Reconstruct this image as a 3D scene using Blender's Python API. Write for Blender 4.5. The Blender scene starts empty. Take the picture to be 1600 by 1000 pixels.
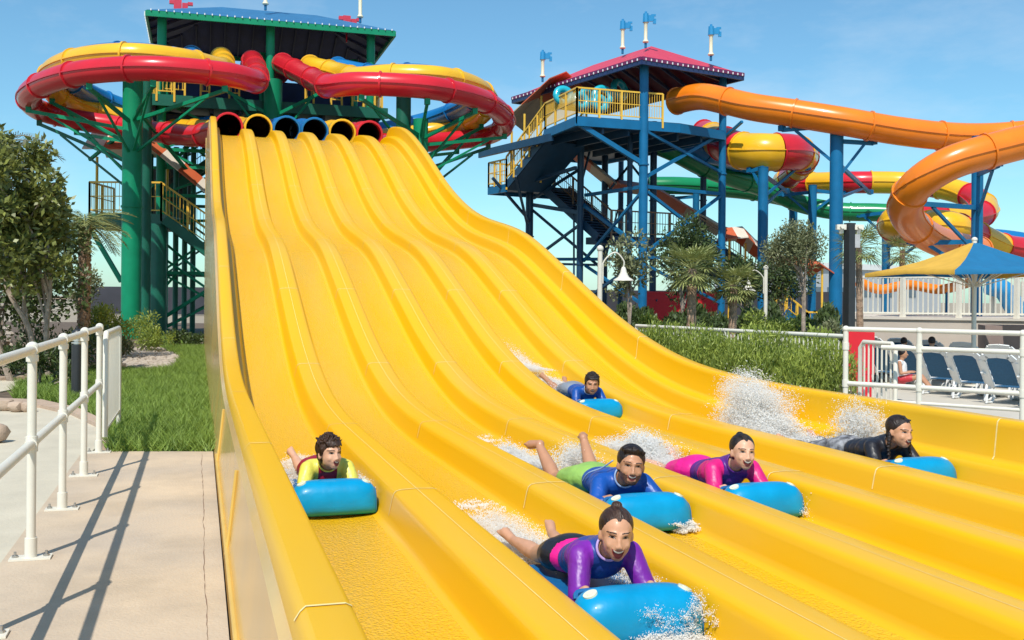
import bpy, bmesh, math, random
import numpy as np
from mathutils import Vector, Matrix
random.seed(7); rng = np.random.default_rng(7)
SC = bpy.context.scene; COL = SC.collection
R = math.radians

# ---------------------------------------------------------------- camera, sky, sun, exposure
TH = math.atan(489/1600); SN, CS = math.sin(TH), math.cos(TH); EYE = 1.38
cd = bpy.data.cameras.new('camera'); cam = bpy.data.objects.new('camera', cd); COL.objects.link(cam)
cd.sensor_width = 36; cd.lens = 36; cd.shift_y = -34/1600; cd.clip_end = 3000; cd.clip_start = .05
cam.matrix_world = Matrix.Translation((0, 0, EYE)) @ Matrix.Rotation(-TH, 4, 'Z') @ Matrix.Rotation(R(90), 4, 'X') @ Matrix.Rotation(.008, 4, 'Z')
SC.camera = cam
SUN = Vector((-.50, -.86, 1.357)).normalized()
elev = math.asin(SUN.z); azi = math.atan2(SUN.x, SUN.y)
w = bpy.data.worlds.new('World'); SC.world = w; w.use_nodes = True
nt = w.node_tree; bg = nt.nodes['Background']
sky = nt.nodes.new('ShaderNodeTexSky'); sky.sky_type = 'NISHITA'; sky.sun_disc = False
sky.sun_elevation = elev; sky.sun_rotation = azi; sky.air_density = 1.0; sky.dust_density = .5; sky.ozone_density = 1.5; sky.altitude = 0
tint = nt.nodes.new('ShaderNodeMix'); tint.data_type = 'RGBA'; tint.blend_type = 'MULTIPLY'; tint.inputs[0].default_value = 1; tint.inputs[7].default_value = (.68, 1.03, 1.10, 1)
nt.links.new(sky.outputs[0], tint.inputs[6])
tcw = nt.nodes.new('ShaderNodeTexCoord'); mpw = nt.nodes.new('ShaderNodeMapping'); mpw.inputs['Scale'].default_value = (2.2, 2.2, 6); mpw.inputs['Location'].default_value = (1.3, .4, 0)
cn = nt.nodes.new('ShaderNodeTexNoise'); cn.inputs['Scale'].default_value = 1.6; cn.inputs['Detail'].default_value = 7; cn.inputs['Roughness'].default_value = .6
cr = nt.nodes.new('ShaderNodeMapRange'); cr.inputs[1].default_value = .50; cr.inputs[2].default_value = .85; cr.inputs[3].default_value = 0; cr.inputs[4].default_value = .42
cm = nt.nodes.new('ShaderNodeMix'); cm.data_type = 'RGBA'; cm.inputs[7].default_value = (6.5, 7.0, 7.4, 1)
nt.links.new(tcw.outputs['Generated'], mpw.inputs['Vector']); nt.links.new(mpw.outputs[0], cn.inputs['Vector']); nt.links.new(cn.outputs['Fac'], cr.inputs[0]); nt.links.new(cr.outputs[0], cm.inputs[0])
nt.links.new(tint.outputs[2], cm.inputs[6]); nt.links.new(cm.outputs[2], bg.inputs[0]); bg.inputs[1].default_value = .145
sl = bpy.data.lights.new('sun', 'SUN'); sl.energy = 4.9; sl.angle = R(.5); sl.color = (1, .95, .87)
so = bpy.data.objects.new('sun', sl); COL.objects.link(so); so.rotation_euler = (-SUN).to_track_quat('-Z', 'Y').to_euler()
SC.view_settings.view_transform = 'Standard'; SC.view_settings.look = 'None'; SC.view_settings.exposure = -0.06; SC.view_settings.gamma = 1

def at(u, v, d):
    """the place seen at pixel (u, v) of the 1600 x 1000 photograph, d metres deep"""
    x, y = u-800, v-500; c, s = math.cos(.008), math.sin(.008)
    a = (x*c+y*s)/1600; b = (-34-(-x*s+y*c))/1600
    return Vector((a*d*CS+d*SN, d*CS-a*d*SN, EYE+b*d))
def on(u, v, z):
    """the place on the level z seen at pixel (u, v)"""
    p = at(u, v, 1.0); k = (z-EYE)/(p.z-EYE)
    return Vector((p.x*k, p.y*k, z))

# ---------------------------------------------------------------- materials
MATS = {}
def mat(name,  col, rough=.5, var=.10, scale=6.0, bump=0.0, bscale=40.0, coat=0.0, metal=0.0, spec=.5, col2=None, island=0.0, trans=0.0, detail=4, stretch=None, stain=0.0):
    if name in MATS: return MATS[name]
    m = bpy.data.materials.new(name); m.use_nodes = True; MATS[name] = m
    n = m.node_tree; L = n.links; b = n.nodes['Principled BSDF']
    b.inputs['Roughness'].default_value = rough; b.inputs['Metallic'].default_value = metal
    b.inputs['Specular IOR Level'].default_value = spec
    b.inputs['Coat Weight'].default_value = coat; b.inputs['Coat Roughness'].default_value = .08
    tc = n.nodes.new('ShaderNodeNewGeometry'); src = tc.outputs['Position']
    if stretch:
        mp = n.nodes.new('ShaderNodeMapping'); mp.inputs['Scale'].default_value = stretch
        L.new(src, mp.inputs['Vector']); src = mp.outputs[0]
    no = n.nodes.new('ShaderNodeTexNoise'); no.inputs['Scale'].default_value = scale; no.inputs['Detail'].default_value = detail
    L.new(src, no.inputs['Vector'])
    mx = n.nodes.new('ShaderNodeMix'); mx.data_type = 'RGBA'
    c1 = [min(1, v*(1+var)) for v in col]; c2 = [v*(1-var) for v in (col2 or col)]
    mx.inputs[6].default_value = (*c1, 1); mx.inputs[7].default_value = (*c2, 1)
    fac = no.outputs['Fac']
    mr = n.nodes.new('ShaderNodeMapRange'); mr.inputs[1].default_value = .3; mr.inputs[2].default_value = .7
    L.new(fac, mr.inputs[0]); fac = mr.outputs[0]
    if island:
        ad = n.nodes.new('ShaderNodeMix'); ad.data_type = 'FLOAT'; ad.inputs[0].default_value = island
        L.new(fac, ad.inputs[2]); L.new(tc.outputs['Random Per Island'], ad.inputs[3]); fac = ad.outputs[0]
    L.new(fac, mx.inputs[0]); L.new(mx.outputs[2], b.inputs['Base Color'])
    if bump:
        nb = n.nodes.new('ShaderNodeTexNoise'); nb.inputs['Scale'].default_value = bscale; nb.inputs['Detail'].default_value = 3
        L.new(src, nb.inputs['Vector'])
        bp = n.nodes.new('ShaderNodeBump'); bp.inputs['Strength'].default_value = bump; bp.inputs['Distance'].default_value = .02
        L.new(nb.outputs['Fac'], bp.inputs['Height']); L.new(bp.outputs[0], b.inputs['Normal'])
    if trans:
        out = n.nodes['Material Output']; tr = n.nodes.new('ShaderNodeBsdfTranslucent'); ms = n.nodes.new('ShaderNodeMixShader')
        ms.inputs[0].default_value = trans; L.new(mx.outputs[2], tr.inputs[0]); L.new(b.outputs[0], ms.inputs[1]); L.new(tr.outputs[0], ms.inputs[2]); L.new(ms.outputs[0], out.inputs[0])
    if stain:
        ns = n.nodes.new('ShaderNodeTexNoise'); ns.inputs['Scale'].default_value = 1.3; ns.inputs['Detail'].default_value = 9; ns.inputs['Roughness'].default_value = .68; L.new(tc.outputs['Position'], ns.inputs['Vector'])
        r2 = n.nodes.new('ShaderNodeMapRange'); r2.inputs[1].default_value = .42; r2.inputs[2].default_value = .68; r2.inputs[3].default_value = 1; r2.inputs[4].default_value = 1-stain; L.new(ns.outputs['Fac'], r2.inputs[0])
        m2 = n.nodes.new('ShaderNodeMix'); m2.data_type = 'RGBA'; m2.blend_type = 'MULTIPLY'; m2.inputs[0].default_value = 1; L.new(mx.outputs[2], m2.inputs[6]); L.new(r2.outputs[0], m2.inputs[7]); L.new(m2.outputs[2], b.inputs['Base Color'])
    return m

# ---------------------------------------------------------------- mesh collector
class G:
    def __init__(s): s.v = []; s.f = []; s.q = []; s.n = 0
    def add(s, vs, fs):
        o = s.n; s.v.extend([tuple(p) for p in vs]); s.n += len(vs); s.f.extend([tuple(i+o for i in f) for f in fs]); return s
    def box(s, c, d, rz=0.0, ax=None):
        c = Vector(c); hx, hy, hz = d[0]/2, d[1]/2, d[2]/2
        m = ax if ax else Matrix.Rotation(rz, 3, 'Z')
        vs = [c+m@Vector((i*hx, j*hy, k*hz)) for i in (-1, 1) for j in (-1, 1) for k in (-1, 1)]
        return s.add(vs, [(0, 1, 3, 2), (4, 6, 7, 5), (0, 4, 5, 1), (2, 3, 7, 6), (0, 2, 6, 4), (1, 5, 7, 3)])
    def bar(s, a, b, w, h=None, up=(0, 0, 1)):
        """rectangular bar from a to b, w wide and h high"""
        a, b = Vector(a), Vector(b); h = h or w; z = (b-a); L = z.length; z.normalize(); u = Vector(up)
        x = z.cross(u)
        if x.length < 1e-3: x = z.cross(Vector((1, 0, 0)))
        x.normalize(); y = x.cross(z).normalized()
        vs = [p+x*i*w/2+y*j*h/2 for p in (a, b) for i, j in ((-1, -1), (1, -1), (1, 1), (-1, 1))]
        return s.add(vs, [(3, 2, 1, 0), (4, 5, 6, 7), (0, 1, 5, 4), (1, 2, 6, 5), (2, 3, 7, 6), (3, 0, 4, 7)])
    def tube(s, pts, r, k=12, cap=True, flip=False, sy=1.0):
        pts = [Vector(p) for p in pts]; n = len(pts); rs = r if isinstance(r, (list, tuple)) else [r]*n
        vs = []; px = None
        for i, p in enumerate(pts):
            t = (pts[min(i+1, n-1)]-pts[max(i-1, 0)]).normalized()
            if px is None:
                px = t.cross(Vector((0, 0, 1)))
                if px.length < .05: px = t.cross(Vector((0, 1, 0)))
            else: px = px - t*px.dot(t)
            px.normalize(); py = px.cross(t).normalized()
            for j in range(k):
                a = 2*math.pi*j/k; vs.append(p+(px*math.cos(a)+py*math.sin(a)*sy)*rs[i])
        fs = [(i*k+j, i*k+(j+1) % k, (i+1)*k+(j+1) % k, (i+1)*k+j) for i in range(n-1) for j in range(k)]
        if flip: fs = [f[::-1] for f in fs]
        if cap: fs += [tuple(range(k))[::-1], tuple((n-1)*k+j for j in range(k))]
        return s.add(vs, fs)
    def cyl(s, a, b, r, k=12, r2=None): return s.tube([a, b], [r, r if r2 is None else r2], k)
    def ell(s, c, d, k=12, rings=8, m=None):
        c = Vector(c); vs = []; m = m or Matrix.Identity(3)
        for i in range(rings+1):
            ph = math.pi*i/rings
            for j in range(k):
                a = 2*math.pi*j/k
                vs.append(c+m@Vector((d[0]*math.sin(ph)*math.cos(a), d[1]*math.sin(ph)*math.sin(a), d[2]*math.cos(ph))))
        return s.add(vs, [(i*k+j, (i+1)*k+j, (i+1)*k+(j+1) % k, i*k+(j+1) % k) for i in range(rings) for j in range(k)])
    def grid(s, P, close=False, flip=False):
        nr, nc = len(P), len(P[0]); vs = [p for r in P for p in r]; fs = []
        for i in range(nr-1):
            for j in range(nc if close else nc-1):
                f = (i*nc+j, i*nc+(j+1) % nc, (i+1)*nc+(j+1) % nc, (i+1)*nc+j); fs.append(f[::-1] if flip else f)
        return s.add(vs, fs)
    def poly(s, pts, z0=None, h=None, up=None):
        """slab: the outline pts extruded by the vector up"""
        n = len(pts); u = Vector(up) if up else Vector((0, 0, h))
        a = [Vector(p) for p in pts]; vs = a+[p+u for p in a]
        return s.add(vs, [tuple(range(n))[::-1], tuple(range(n, 2*n))]+[(i, (i+1) % n, n+(i+1) % n, n+i) for i in range(n)])
    def build(s, name, m, parent=None, smooth=False, local=False):
        me = bpy.data.meshes.new(name); me.from_pydata(s.v, [], s.f)
        return finish(me, name, m, parent, smooth, local)
def finish(me, name, m, parent=None, smooth=False, local=False):
    if parent is not None and not local:
        o = parent; off = Vector((0, 0, 0))
        while o: off += o.location; o = o.parent
        me.transform(Matrix.Translation(-off))
    for x in (m if isinstance(m, (list, tuple)) else [m]): me.materials.append(x)
    me.update()
    if smooth:
        me.shade_smooth()
        if smooth != 2: me.set_sharp_from_angle(angle=R(40))
    ob = bpy.data.objects.new(name, me); COL.objects.link(ob); ob.parent = parent
    return ob
def tag(o, label=None, cat=None, group=None, kind=None):
    if label: o['label'] = label
    if cat: o['category'] = cat
    if group: o['group'] = group
    if kind: o['kind'] = kind
    return o
def thing(name, label, cat, loc=(0, 0, 0), group=None, rz=0.0):
    o = bpy.data.objects.new(name, None); COL.objects.link(o); o.location = loc; o.rotation_euler = (0, 0, rz); o.empty_display_size = .1
    return tag(o, label, cat, group)
def copy_thing(root, loc, rz=None, label=None):
    def rec(o, par):
        c = o.copy(); COL.objects.link(c); c.parent = par
        for ch in o.children: rec(ch, c)
        return c
    r = rec(root, None); r.location = loc
    if rz is not None: r.rotation_euler = (0, 0, rz)
    if label: r['label'] = label
    return r
def spline(P, n=10, closed=False):
    P = [Vector(p) for p in P]; out = []
    for i in range(len(P)-1):
        a, b = P[i], P[i+1]; p0 = P[i-1] if i else a*2-b; p3 = P[i+2] if i+2 < len(P) else b*2-a
        for j in range(n):
            t = j/n; out.append(.5*((2*a)+(b-p0)*t+(2*p0-5*a+4*b-p3)*t*t+(3*a-p0-3*b+p3)*t**3))
    out.append(P[-1]); return out
def resample(P, step):
    L = [0]
    for a, b in zip(P, P[1:]): L.append(L[-1]+(b-a).length)
    n = max(2, int(L[-1]/step)); out = []; k = 0
    for i in range(n+1):
        t = L[-1]*i/n
        while k < len(L)-2 and L[k+1] < t: k += 1
        f = (t-L[k])/max(1e-9, L[k+1]-L[k]); out.append(P[k].lerp(P[k+1], min(1, f)))
    return out

# ---------------------------------------------------------------- the yellow slide
PW = .78                       # pitch of the lanes
_ky = [-3, 8.6, 9.43, 10.24, 10.86, 11.53, 12.13, 12.97, 13.9, 14.87, 16.1, 17.09, 18.2, 19.3, 20.7, 22.31, 23.73, 25.25, 26.6, 28.0, 29.2, 31]
_kz = [.60, .60, .63, .69, .79, .94, 1.09, 1.36, 1.69, 2.02, 2.43, 2.64, 2.81, 3.01, 3.41, 4.02, 4.68, 5.32, 5.80, 6.10, 6.22, 6.25]
def _slopes(x, y):
    h = np.diff(x); dl = np.diff(y)/h; m = np.zeros(len(x)); m[0], m[-1] = dl[0], dl[-1]
    for i in range(1, len(x)-1):
        if dl[i-1]*dl[i] > 0:
            w1, w2 = 2*h[i]+h[i-1], h[i]+2*h[i-1]; m[i] = (w1+w2)/(w1/dl[i-1]+w2/dl[i])
    return m
_ky = np.array(_ky, float); _kz = np.array(_kz, float); _km = _slopes(_ky, _kz)
def _zw(y):
    i = int(np.clip(np.searchsorted(_ky, y)-1, 0, len(_ky)-2)); h = _ky[i+1]-_ky[i]; t = (y-_ky[i])/h
    return ((1+2*t)*(1-t)**2)*_kz[i]+t*(1-t)**2*h*_km[i]+t*t*(3-2*t)*_kz[i+1]+t*t*(t-1)*h*_km[i+1]
_tab = np.array([np.mean([_zw(min(30.9, max(-3, yy+o))) for o in np.linspace(-.7, .7, 9)]) for yy in np.arange(-3, 31.01, .1)])
def zwall(y):
    return float(np.interp(y, np.arange(-3, 31.01, .1), _tab))
DIV, FLO = .285, .475          # how far the divider tops and the lane floors lie below the wall top
def zfloor(y): return zwall(y)-FLO
def lane_x(k): return k*PW-.008 if k > 1 else .752
YEND = 29.4
YS = list(np.arange(-2.5, 8.5, .5))+list(np.arange(8.5, 27.9, .2))+[28.1, 28.3, 28.5, 28.7, 28.9, 29.05, 29.15, 29.22, 29.28, 29.33, 29.37, 29.4]
def endf(y, l=.75):          # rounded upper ends of the dividers and walls
    return 1.0 if y < YEND-l else math.sqrt(max(0.0, 1-((y-(YEND-l))/l)**2))
DP = [(-.080, -.190), (-.058, -.184), (-.044, -.168), (-.034, -.140), (-.016, -.050), (-.006, -.020), (.008, -.006), (.030, 0), (.120, .004), (.210, 0), (.232, -.006), (.246, -.020), (.256, -.050), (.274, -.140), (.284, -.168), (.298, -.184), (.320, -.190)]
YEL = mat('yellow_gelcoat', (.79, .415, .0), .30, .05, 1.0, bump=.02, bscale=9, coat=.04, spec=.16, col2=(.80, .46, .02), stretch=(2.2, .3, .3))
def wet_yellow():
    m = mat('wet_yellow_gelcoat', (.79, .425, .0), .16, .05, 1.6, coat=.1, spec=.3, col2=(.80, .475, .03), stretch=(2.2, .3, .3))
    n = m.node_tree; L = n.links; b = n.nodes['Principled BSDF']; g = n.nodes.new('ShaderNodeNewGeometry')
    mp = n.nodes.new('ShaderNodeMapping'); mp.inputs['Scale'].default_value = (1, .8, .5); L.new(g.outputs['Position'], mp.inputs['Vector'])
    a = n.nodes.new('ShaderNodeTexNoise'); a.inputs['Scale'].default_value = 60; a.inputs['Detail'].default_value = 2.5; a.inputs['Distortion'].default_value = 1.2
    v = n.nodes.new('ShaderNodeTexVoronoi'); v.feature = 'SMOOTH_F1'; v.inputs['Scale'].default_value = 85
    for q in (a, v): L.new(mp.outputs[0], q.inputs['Vector'])
    ad = n.nodes.new('ShaderNodeMath'); ad.operation = 'ADD'; L.new(a.outputs['Fac'], ad.inputs[0]); L.new(v.outputs['Distance'], ad.inputs[1])
    bp = n.nodes.new('ShaderNodeBump'); bp.inputs['Strength'].default_value = .75; bp.inputs['Distance'].default_value = .010
    L.new(ad.outputs[0], bp.inputs['Height']); L.new(bp.outputs[0], b.inputs['Normal']); L.new(bp.outputs[0], b.inputs['Coat Normal'])
    return m
WET = wet_yellow()
SKIN_OUT = mat('tan_outer_gelcoat', (.66, .40, .12), .25, .08, 1.4, bump=.03, bscale=5, coat=.25, spec=.35, col2=(.60, .40, .16))  # tan outer side, softly mottled between two tans
SEAM = mat('pale_seam_caulk', (.85, .68, .28), .5, .1, 20)
slide = thing('racer_slide', 'wide yellow six-lane racing slide running down from the row of tube mouths to the front', 'water slide', (2.7, 12, 0))
for k in range(1, 7):
    x0 = .459+.037 if k == 1 else ((k-1)+.338)*PW+.320; x1 = (k+.338)*PW-.080
    if k == 1: x0 = .459+.048
    g = G(); g.grid([[(x0+(x1-x0)*t, y, zfloor(y)-.012*math.sin(math.pi*t)) for t in (0, .12, .3, .5, .7, .88, 1)] for y in YS]); g.build('lane', WET, slide, 2)
def zdiv(y): return zwall(y)-DIV
for k in range(1, 6):
    xn = (k+.338)*PW; g = G()
    g.grid([[(xn+dx, y, zfloor(y)+.190*(1)+dz if endf(y) == 1 else zfloor(y)+(.190+dz)*endf(y)) for dx, dz in DP] for y in YS])
    dv = g.build('divider', YEL, slide, 2)
    s = G()
    for r in range(-1, 9):
        y0 = [2.61, 5.59, 8.58, 11.45, 14.15, 16.9, 19.7, 22.3, 24.8, 0][r] if r >= 0 else -.4
        s.grid([[(xn+dx-(.002 if dx < .03 else -.002), y, zdiv(y)+dz+.003) for dx, dz in DP[3:15]] for y in (y0-.006, y0+.006)])
    ys = [y for y in YS if y < 27.5]
    s.grid([[(xn+.118+q, y, zdiv(y)+.0055) for q in (0, .0035)] for y in ys])
    s.build('seam', SEAM, dv)
# side walls with their ledges
def wall(prof, name, m, flip=False, l=.9):
    g = G(); g.grid([[(x, y, (zfloor(y)+(z+FLO)*endf(y, l)) if z > -5 else 0.0) for x, z in prof] for y in YS], flip=flip); return g.build(name, m, slide, 1)
LW = [(.232, -.085), (.236, -.035), (.248, -.012), (.262, 0), (.362, 0), (.378, -.008), (.388, -.03), (.392, -.26), (.402, -.280), (.42, -.285), (.445, -.286), (.459, -.295), (.465, -.315), (.479, -.425), (.487, -.455), (.507, -.475)]
RX = .338*PW+6*PW
RW = [(RX-.08, -.475), (RX-.058, -.469), (RX-.044, -.453), (RX-.034, -.425), (RX-.016, -.335), (RX-.006, -.305), (RX+.008, -.291), (RX+.03, -.285), (RX+.10, -.283), (RX+.125, -.272), (RX+.137, -.25), (RX+.158, -.05), (RX+.163, -.02), (RX+.178, -.004), (RX+.19, 0), (RX+.285, 0), (RX+.30, -.012), (RX+.305, -.085)]
wl = wall(LW, 'side_wall', YEL); wr = wall(RW, 'side_wall', YEL)
for prof, par in ((LW[1:8], wl), (RW[9:16], wr)):
    s = G()
    for y0 in [-.4, 2.61, 5.59, 8.58, 11.45, 14.15, 16.9, 19.7, 22.3, 24.8]:
        s.grid([[(x+(-.003 if i < 3 else .003)*(0 if i else 1), y, zwall(y)+z+.003) for i, (x, z) in enumerate(prof)] for y in (y0-.006, y0+.006)])
    s.build('seam', SEAM, par)
g = G(); g.grid([[(x, y, z if z <= 0 else zwall(y)*1.0-z) for x, z in ((.135, 0), (.15, .52 if 0 else 0))] for y in (0, 1)])
g = G()
for y in YS: pass
rows = []
for y in YS:
    t = zfloor(y)+(FLO-.085)*endf(y, .9)
    rows.append([(.232, y, t), (.222, y, t-.012), (.205, y, t-.03), (.20, y, t-.12), (.168, y, max(.03, t-.42)), (.150, y, .03 if t < 1 else t-.8), (.135, y, -.02)])
g.grid(rows, flip=True); ok = g.build('outer_skin', SKIN_OUT, slide, 1)
lip = G(); lip.tube([(.150+.0, y, .05) for y in YS if y < 9], .014, 8); 
for y0 in (2.61, 5.59, 8.58): lip.tube([(.148, y0, .02), (.170, y0+.02, zfloor(y0)*.6+.1), (.198, y0, zwall(y0)-.14)], .012, 8)
lip.build('stiffener', mat('tan_stiffener', (.68, .43, .09), .35, .08, 3), ok, 1)
g = G(); rows = []
for y in YS:
    t = zfloor(y)+(FLO-.085)*endf(y, .9)
    rows.append([(RX+.305, y, t), (RX+.35, y, t-.03), (RX+.42, y, -.02)])
g.grid(rows); g.build('outer_skin', SKIN_OUT, slide, 1)
g = G(); g.grid([[(x, YEND+.01, z) for x in (.14, RX+.40)] for z in (-.02, zfloor(YEND)-.02)]); g.build('end_panel', SKIN_OUT, slide)
# ---------------------------------------------------------------- leaves and blades
def fastmesh(name, V, faces_k, m, parent=None, kind=None):
    """V: (n, k, 3) polygons of k corners each"""
    n = V.shape[0]; me = bpy.data.meshes.new(name); k = faces_k
    if parent is not None:
        o = parent; off = Vector((0, 0, 0))
        while o: off += o.location; o = o.parent
        V = V-np.array(off)
    me.vertices.add(n*k); me.vertices.foreach_set('co', V.reshape(-1).astype(np.float32))
    me.loops.add(n*k); me.loops.foreach_set('vertex_index', np.arange(n*k, dtype=np.int32))
    me.polygons.add(n); me.polygons.foreach_set('loop_start', np.arange(0, n*k, k, dtype=np.int32))
    me.update(calc_edges=True); me.materials.append(m)
    ob = bpy.data.objects.new(name, me); COL.objects.link(ob); ob.parent = parent
    if kind: ob['kind'] = kind
    return ob
def nrm(a): return a/np.maximum(1e-9, np.linalg.norm(a, axis=1))[:, None]
def leaves(pos, dirs, ln, wd, seed=0):
    """diamond leaves at pos pointing along dirs"""
    r = np.random.default_rng(seed); n = len(pos); d = nrm(dirs); s = nrm(np.cross(d, nrm(r.normal(size=(n, 3)))))
    ln = (ln*(.6+.7*r.random(n)))[:, None]; wd = (wd*(.7+.6*r.random(n)))[:, None]
    up = np.cross(s, d)
    return np.stack([pos, pos+d*ln*.45+s*wd*.5, pos+d*ln+up*ln*.12, pos+d*ln*.45-s*wd*.5], 1)
def inpoly(P, x, y):
    c = np.zeros(len(x), bool); n = len(P)
    for i in range(n):
        x1, y1 = P[i]; x2, y2 = P[(i+1) % n]
        k = ((y1 > y) != (y2 > y)) & (x < (x2-x1)*(y-y1)/((y2-y1) or 1e-9)+x1); c ^= k
    return c
def blades(P, n, h, wd, lean=.5, seed=0, z=0.0):
    r = np.random.default_rng(seed); P = [(p[0], p[1]) for p in P]
    xs = [p[0] for p in P]; ys = [p[1] for p in P]
    x = r.uniform(min(xs), max(xs), n*4); y = r.uniform(min(ys), max(ys), n*4); k = inpoly(P, x, y)
    x, y = x[k][:n], y[k][:n]; n = len(x); a = r.random(n)*6.283
    hh = h*(.5+.8*r.random(n)); b = np.stack([x, y, np.full(n, z)], 1); s = np.stack([np.cos(a), np.sin(a), 0*a], 1)*wd/2
    t = b+np.stack([np.cos(a*7)*lean*hh, np.sin(a*7)*lean*hh, hh], 1)
    return np.stack([b-s, b+s, t], 1)
GR1 = mat('lawn_grass_blades', (.27, .38, .06), .6, .25, 3, col2=(.12, .21, .03), island=.6, trans=.3)
SOIL = mat('brown_planting_soil', (.13, .09, .06), .95, .3, 6, bump=.5, bscale=20)
CONC = mat('beige_concrete', (.57, .44, .30), .85, .10, 1.1, bump=.25, bscale=60, col2=(.54, .44, .335), detail=8, stain=.22)
CONC2 = mat('pale_path_paving', (.58, .52, .40), .85, .05, 1.2, bump=.2, bscale=50, detail=8, stain=.16)
KERB = mat('tan_kerb_stone', (.46, .34, .25), .85, .12, 5, bump=.3)
STONE = mat('grey_beige_stone', (.40, .34, .28), .85, .25, 4, bump=.5, bscale=25, island=.5)
GRD = mat('sandy_ground', (.34, .28, .2), .9, .15, 2)
def rl(u, d, z=0.0): p = at(u, 480, d); p.z = z; return p
PD = -.60                      # level of the pool deck
HOLE = [Vector((5.75, -4, 0)), Vector((5.75, 8.3, 0)), rl(1321, 10.6), rl(1327, 31.4), rl(1950, 28), Vector((60, -4, 0))]
O_ = [Vector(p) for p in ((-900, -300, 0), (-900, 1500, 0), (900, 1500, 0), (900, -300, 0))]; g = G(); zg = Vector((0, 0, -.07))
h_ = HOLE; g.add([p+zg for p in O_+h_], [(0, 4, 5, 6, 7, 1)[::-1], (1, 7, 8, 2)[::-1], (2, 8, 9, 3)[::-1], (3, 9, 4, 0)[::-1]]); tag(g.build('ground', GRD), kind='structure')
g = G(); g.grid([[p+Vector((0, 0, z)) for p in h_[1:5]] for z in (-.69, -.068)]); tag(g.build('deck_edge', CONC), kind='structure')
# raised concrete walkway beside the slide
SE = on(165, 706, 0); SE2 = on(334, 705, 0)
g = G(); g.poly([(-.95, -3, -.04), (.125, -3, -.04), (.128, 9.46, -.04), (-.97, 9.75, -.04)], h=.04); tag(g.build('walkway', CONC), kind='structure')
jr = random.Random(4); jx = 0.0; rows = []
for y in np.arange(-2, 9.4, .06):
    jx = jx*.93+jr.uniform(-.0035, .0035); hw = jr.uniform(.0004, .0024); rows.append([(.034+jx-hw, y, .002), (.034+jx+hw, y, .002)])
g = G(); g.grid(rows)
tag(g.build('walkway_joint', mat('dark_joint', (.20, .12, .08), .9)), kind='structure')
def slab(name, px, z, m, base=-.06):
    P = [on(u, v, z) for u, v in px]; g = G(); g.poly([(p.x, p.y, base) for p in P], h=z-base); return tag(g.build(name, m), kind='structure'), P
slab('lower_path', [(-900, 1400), (-60, 975), (0, 896), (60, 812), (125, 722), (158, 692), (150, 664), (112, 645), (62, 634), (-40, 630), (-600, 640)], -.012, CONC2)
slab('kerb', [(-40, 628), (62, 632), (112, 643), (152, 662), (160, 690), (170, 690), (162, 655), (120, 636), (66, 624), (-40, 620)], .03, KERB)
slab('back_path', [(-700, 600), (0, 590), (70, 588), (96, 592), (0, 612), (-700, 622)], -.01, CONC2)
slab('back_kerb', [(-700, 594), (0, 585), (72, 580), (100, 588), (96, 592), (70, 586), (0, 590), (-700, 599)], .04, KERB)
gp = [on(u, v, 0) for u, v in [(168, 706), (334, 705), (336, 640), (334, 560), (331, 531), (262, 527), (235, 536), (285, 560), (270, 577), (215, 581), (150, 575), (100, 590), (30, 600), (20, 622), (66, 624), (120, 636), (162, 655)]]
g = G(); g.poly([(p.x, p.y, -.06) for p in gp], h=.05); tag(g.build('lawn_soil', mat('lawn_soil', (.06, .08, .025), .9, .3, 5)), kind='structure')
near = [p for p in gp]
V = blades([(p.x, p.y) for p in gp], 95000, .12, .013, .95, 3, -.01)
fastmesh('grass', V, 3, GR1, kind='stuff')
# planting beds
slab('planting_bed', [(-900, 640), (-40, 620), (66, 624), (30, 600), (100, 590), (215, 583), (285, 577), (290, 560), (235, 534), (262, 526), (333, 530), (330, 505), (-300, 500), (-900, 540)], -.03, SOIL)
# gravel patch
def pebbles(name, P, n, s, m, z=0.0, seed=1, stack=0.0):
    r = np.random.default_rng(seed); P2 = [(p[0], p[1]) for p in P]; xs = [p[0] for p in P2]; ys = [p[1] for p in P2]
    x = r.uniform(min(xs), max(xs), n*5); y = r.uniform(min(ys), max(ys), n*5); k = inpoly(P2, x, y); x, y = x[k][:n], y[k][:n]
    g = G()
    for a, b in zip(x, y):
        q = s*r.uniform(.5, 1.3); g.ell((a, b, z+q*.3+r.random()*stack), (q, q*r.uniform(.6, 1), q*.6), 6, 4, Matrix.Rotation(r.random()*6.28, 3, 'Z'))
    return tag(g.build(name, m, smooth=True), kind='stuff')
pebbles('gravel', [on(u, v, 0) for u, v in [(205, 580), (190, 560), (210, 545), (250, 542), (280, 556), (282, 566), (262, 577)]], 900, .07, STONE, -.02)
pebbles('gravel', [on(u, v, 0) for u, v in [(-60, 535), (0, 530), (18, 545), (14, 560), (-60, 575)]], 260, .12, STONE, 0, 3, .5)
for i, (u, v, z, s) in enumerate([(10, 640, 0, .11), (27, 642, 0, .10), (43, 642, 0, .09), (-16, 690, 0, .15)]):
    p = on(u, v, 0); g = G(); q = []
    bmx = bmesh.new(); bmesh.ops.create_icosphere(bmx, subdivisions=2, radius=1)
    for vv in bmx.verts:
        k = 1+.14*math.sin(vv.co.x*5+i)+.1*math.sin(vv.co.y*7+i*2); vv.co = Vector((p.x+vv.co.x*s*k, p.y+vv.co.y*s*.8*k, s*.55+max(-.9, min(.8, vv.co.z*1.2))*s*.75))
    me = bpy.data.meshes.new('edging_stone'); bmx.to_mesh(me); bmx.free()
    o = finish(me, 'edging_stone', KERB, None, True)
    tag(o, ['rough tan edging stone at the left end of the short row by the path', 'rough tan edging stone in the middle of the short row by the path', 'rough tan edging stone at the right end of the short row by the path', 'large tan stone cut off by the left edge beside the pale path'][i], 'stone', 'edging stones by the path')

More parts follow.
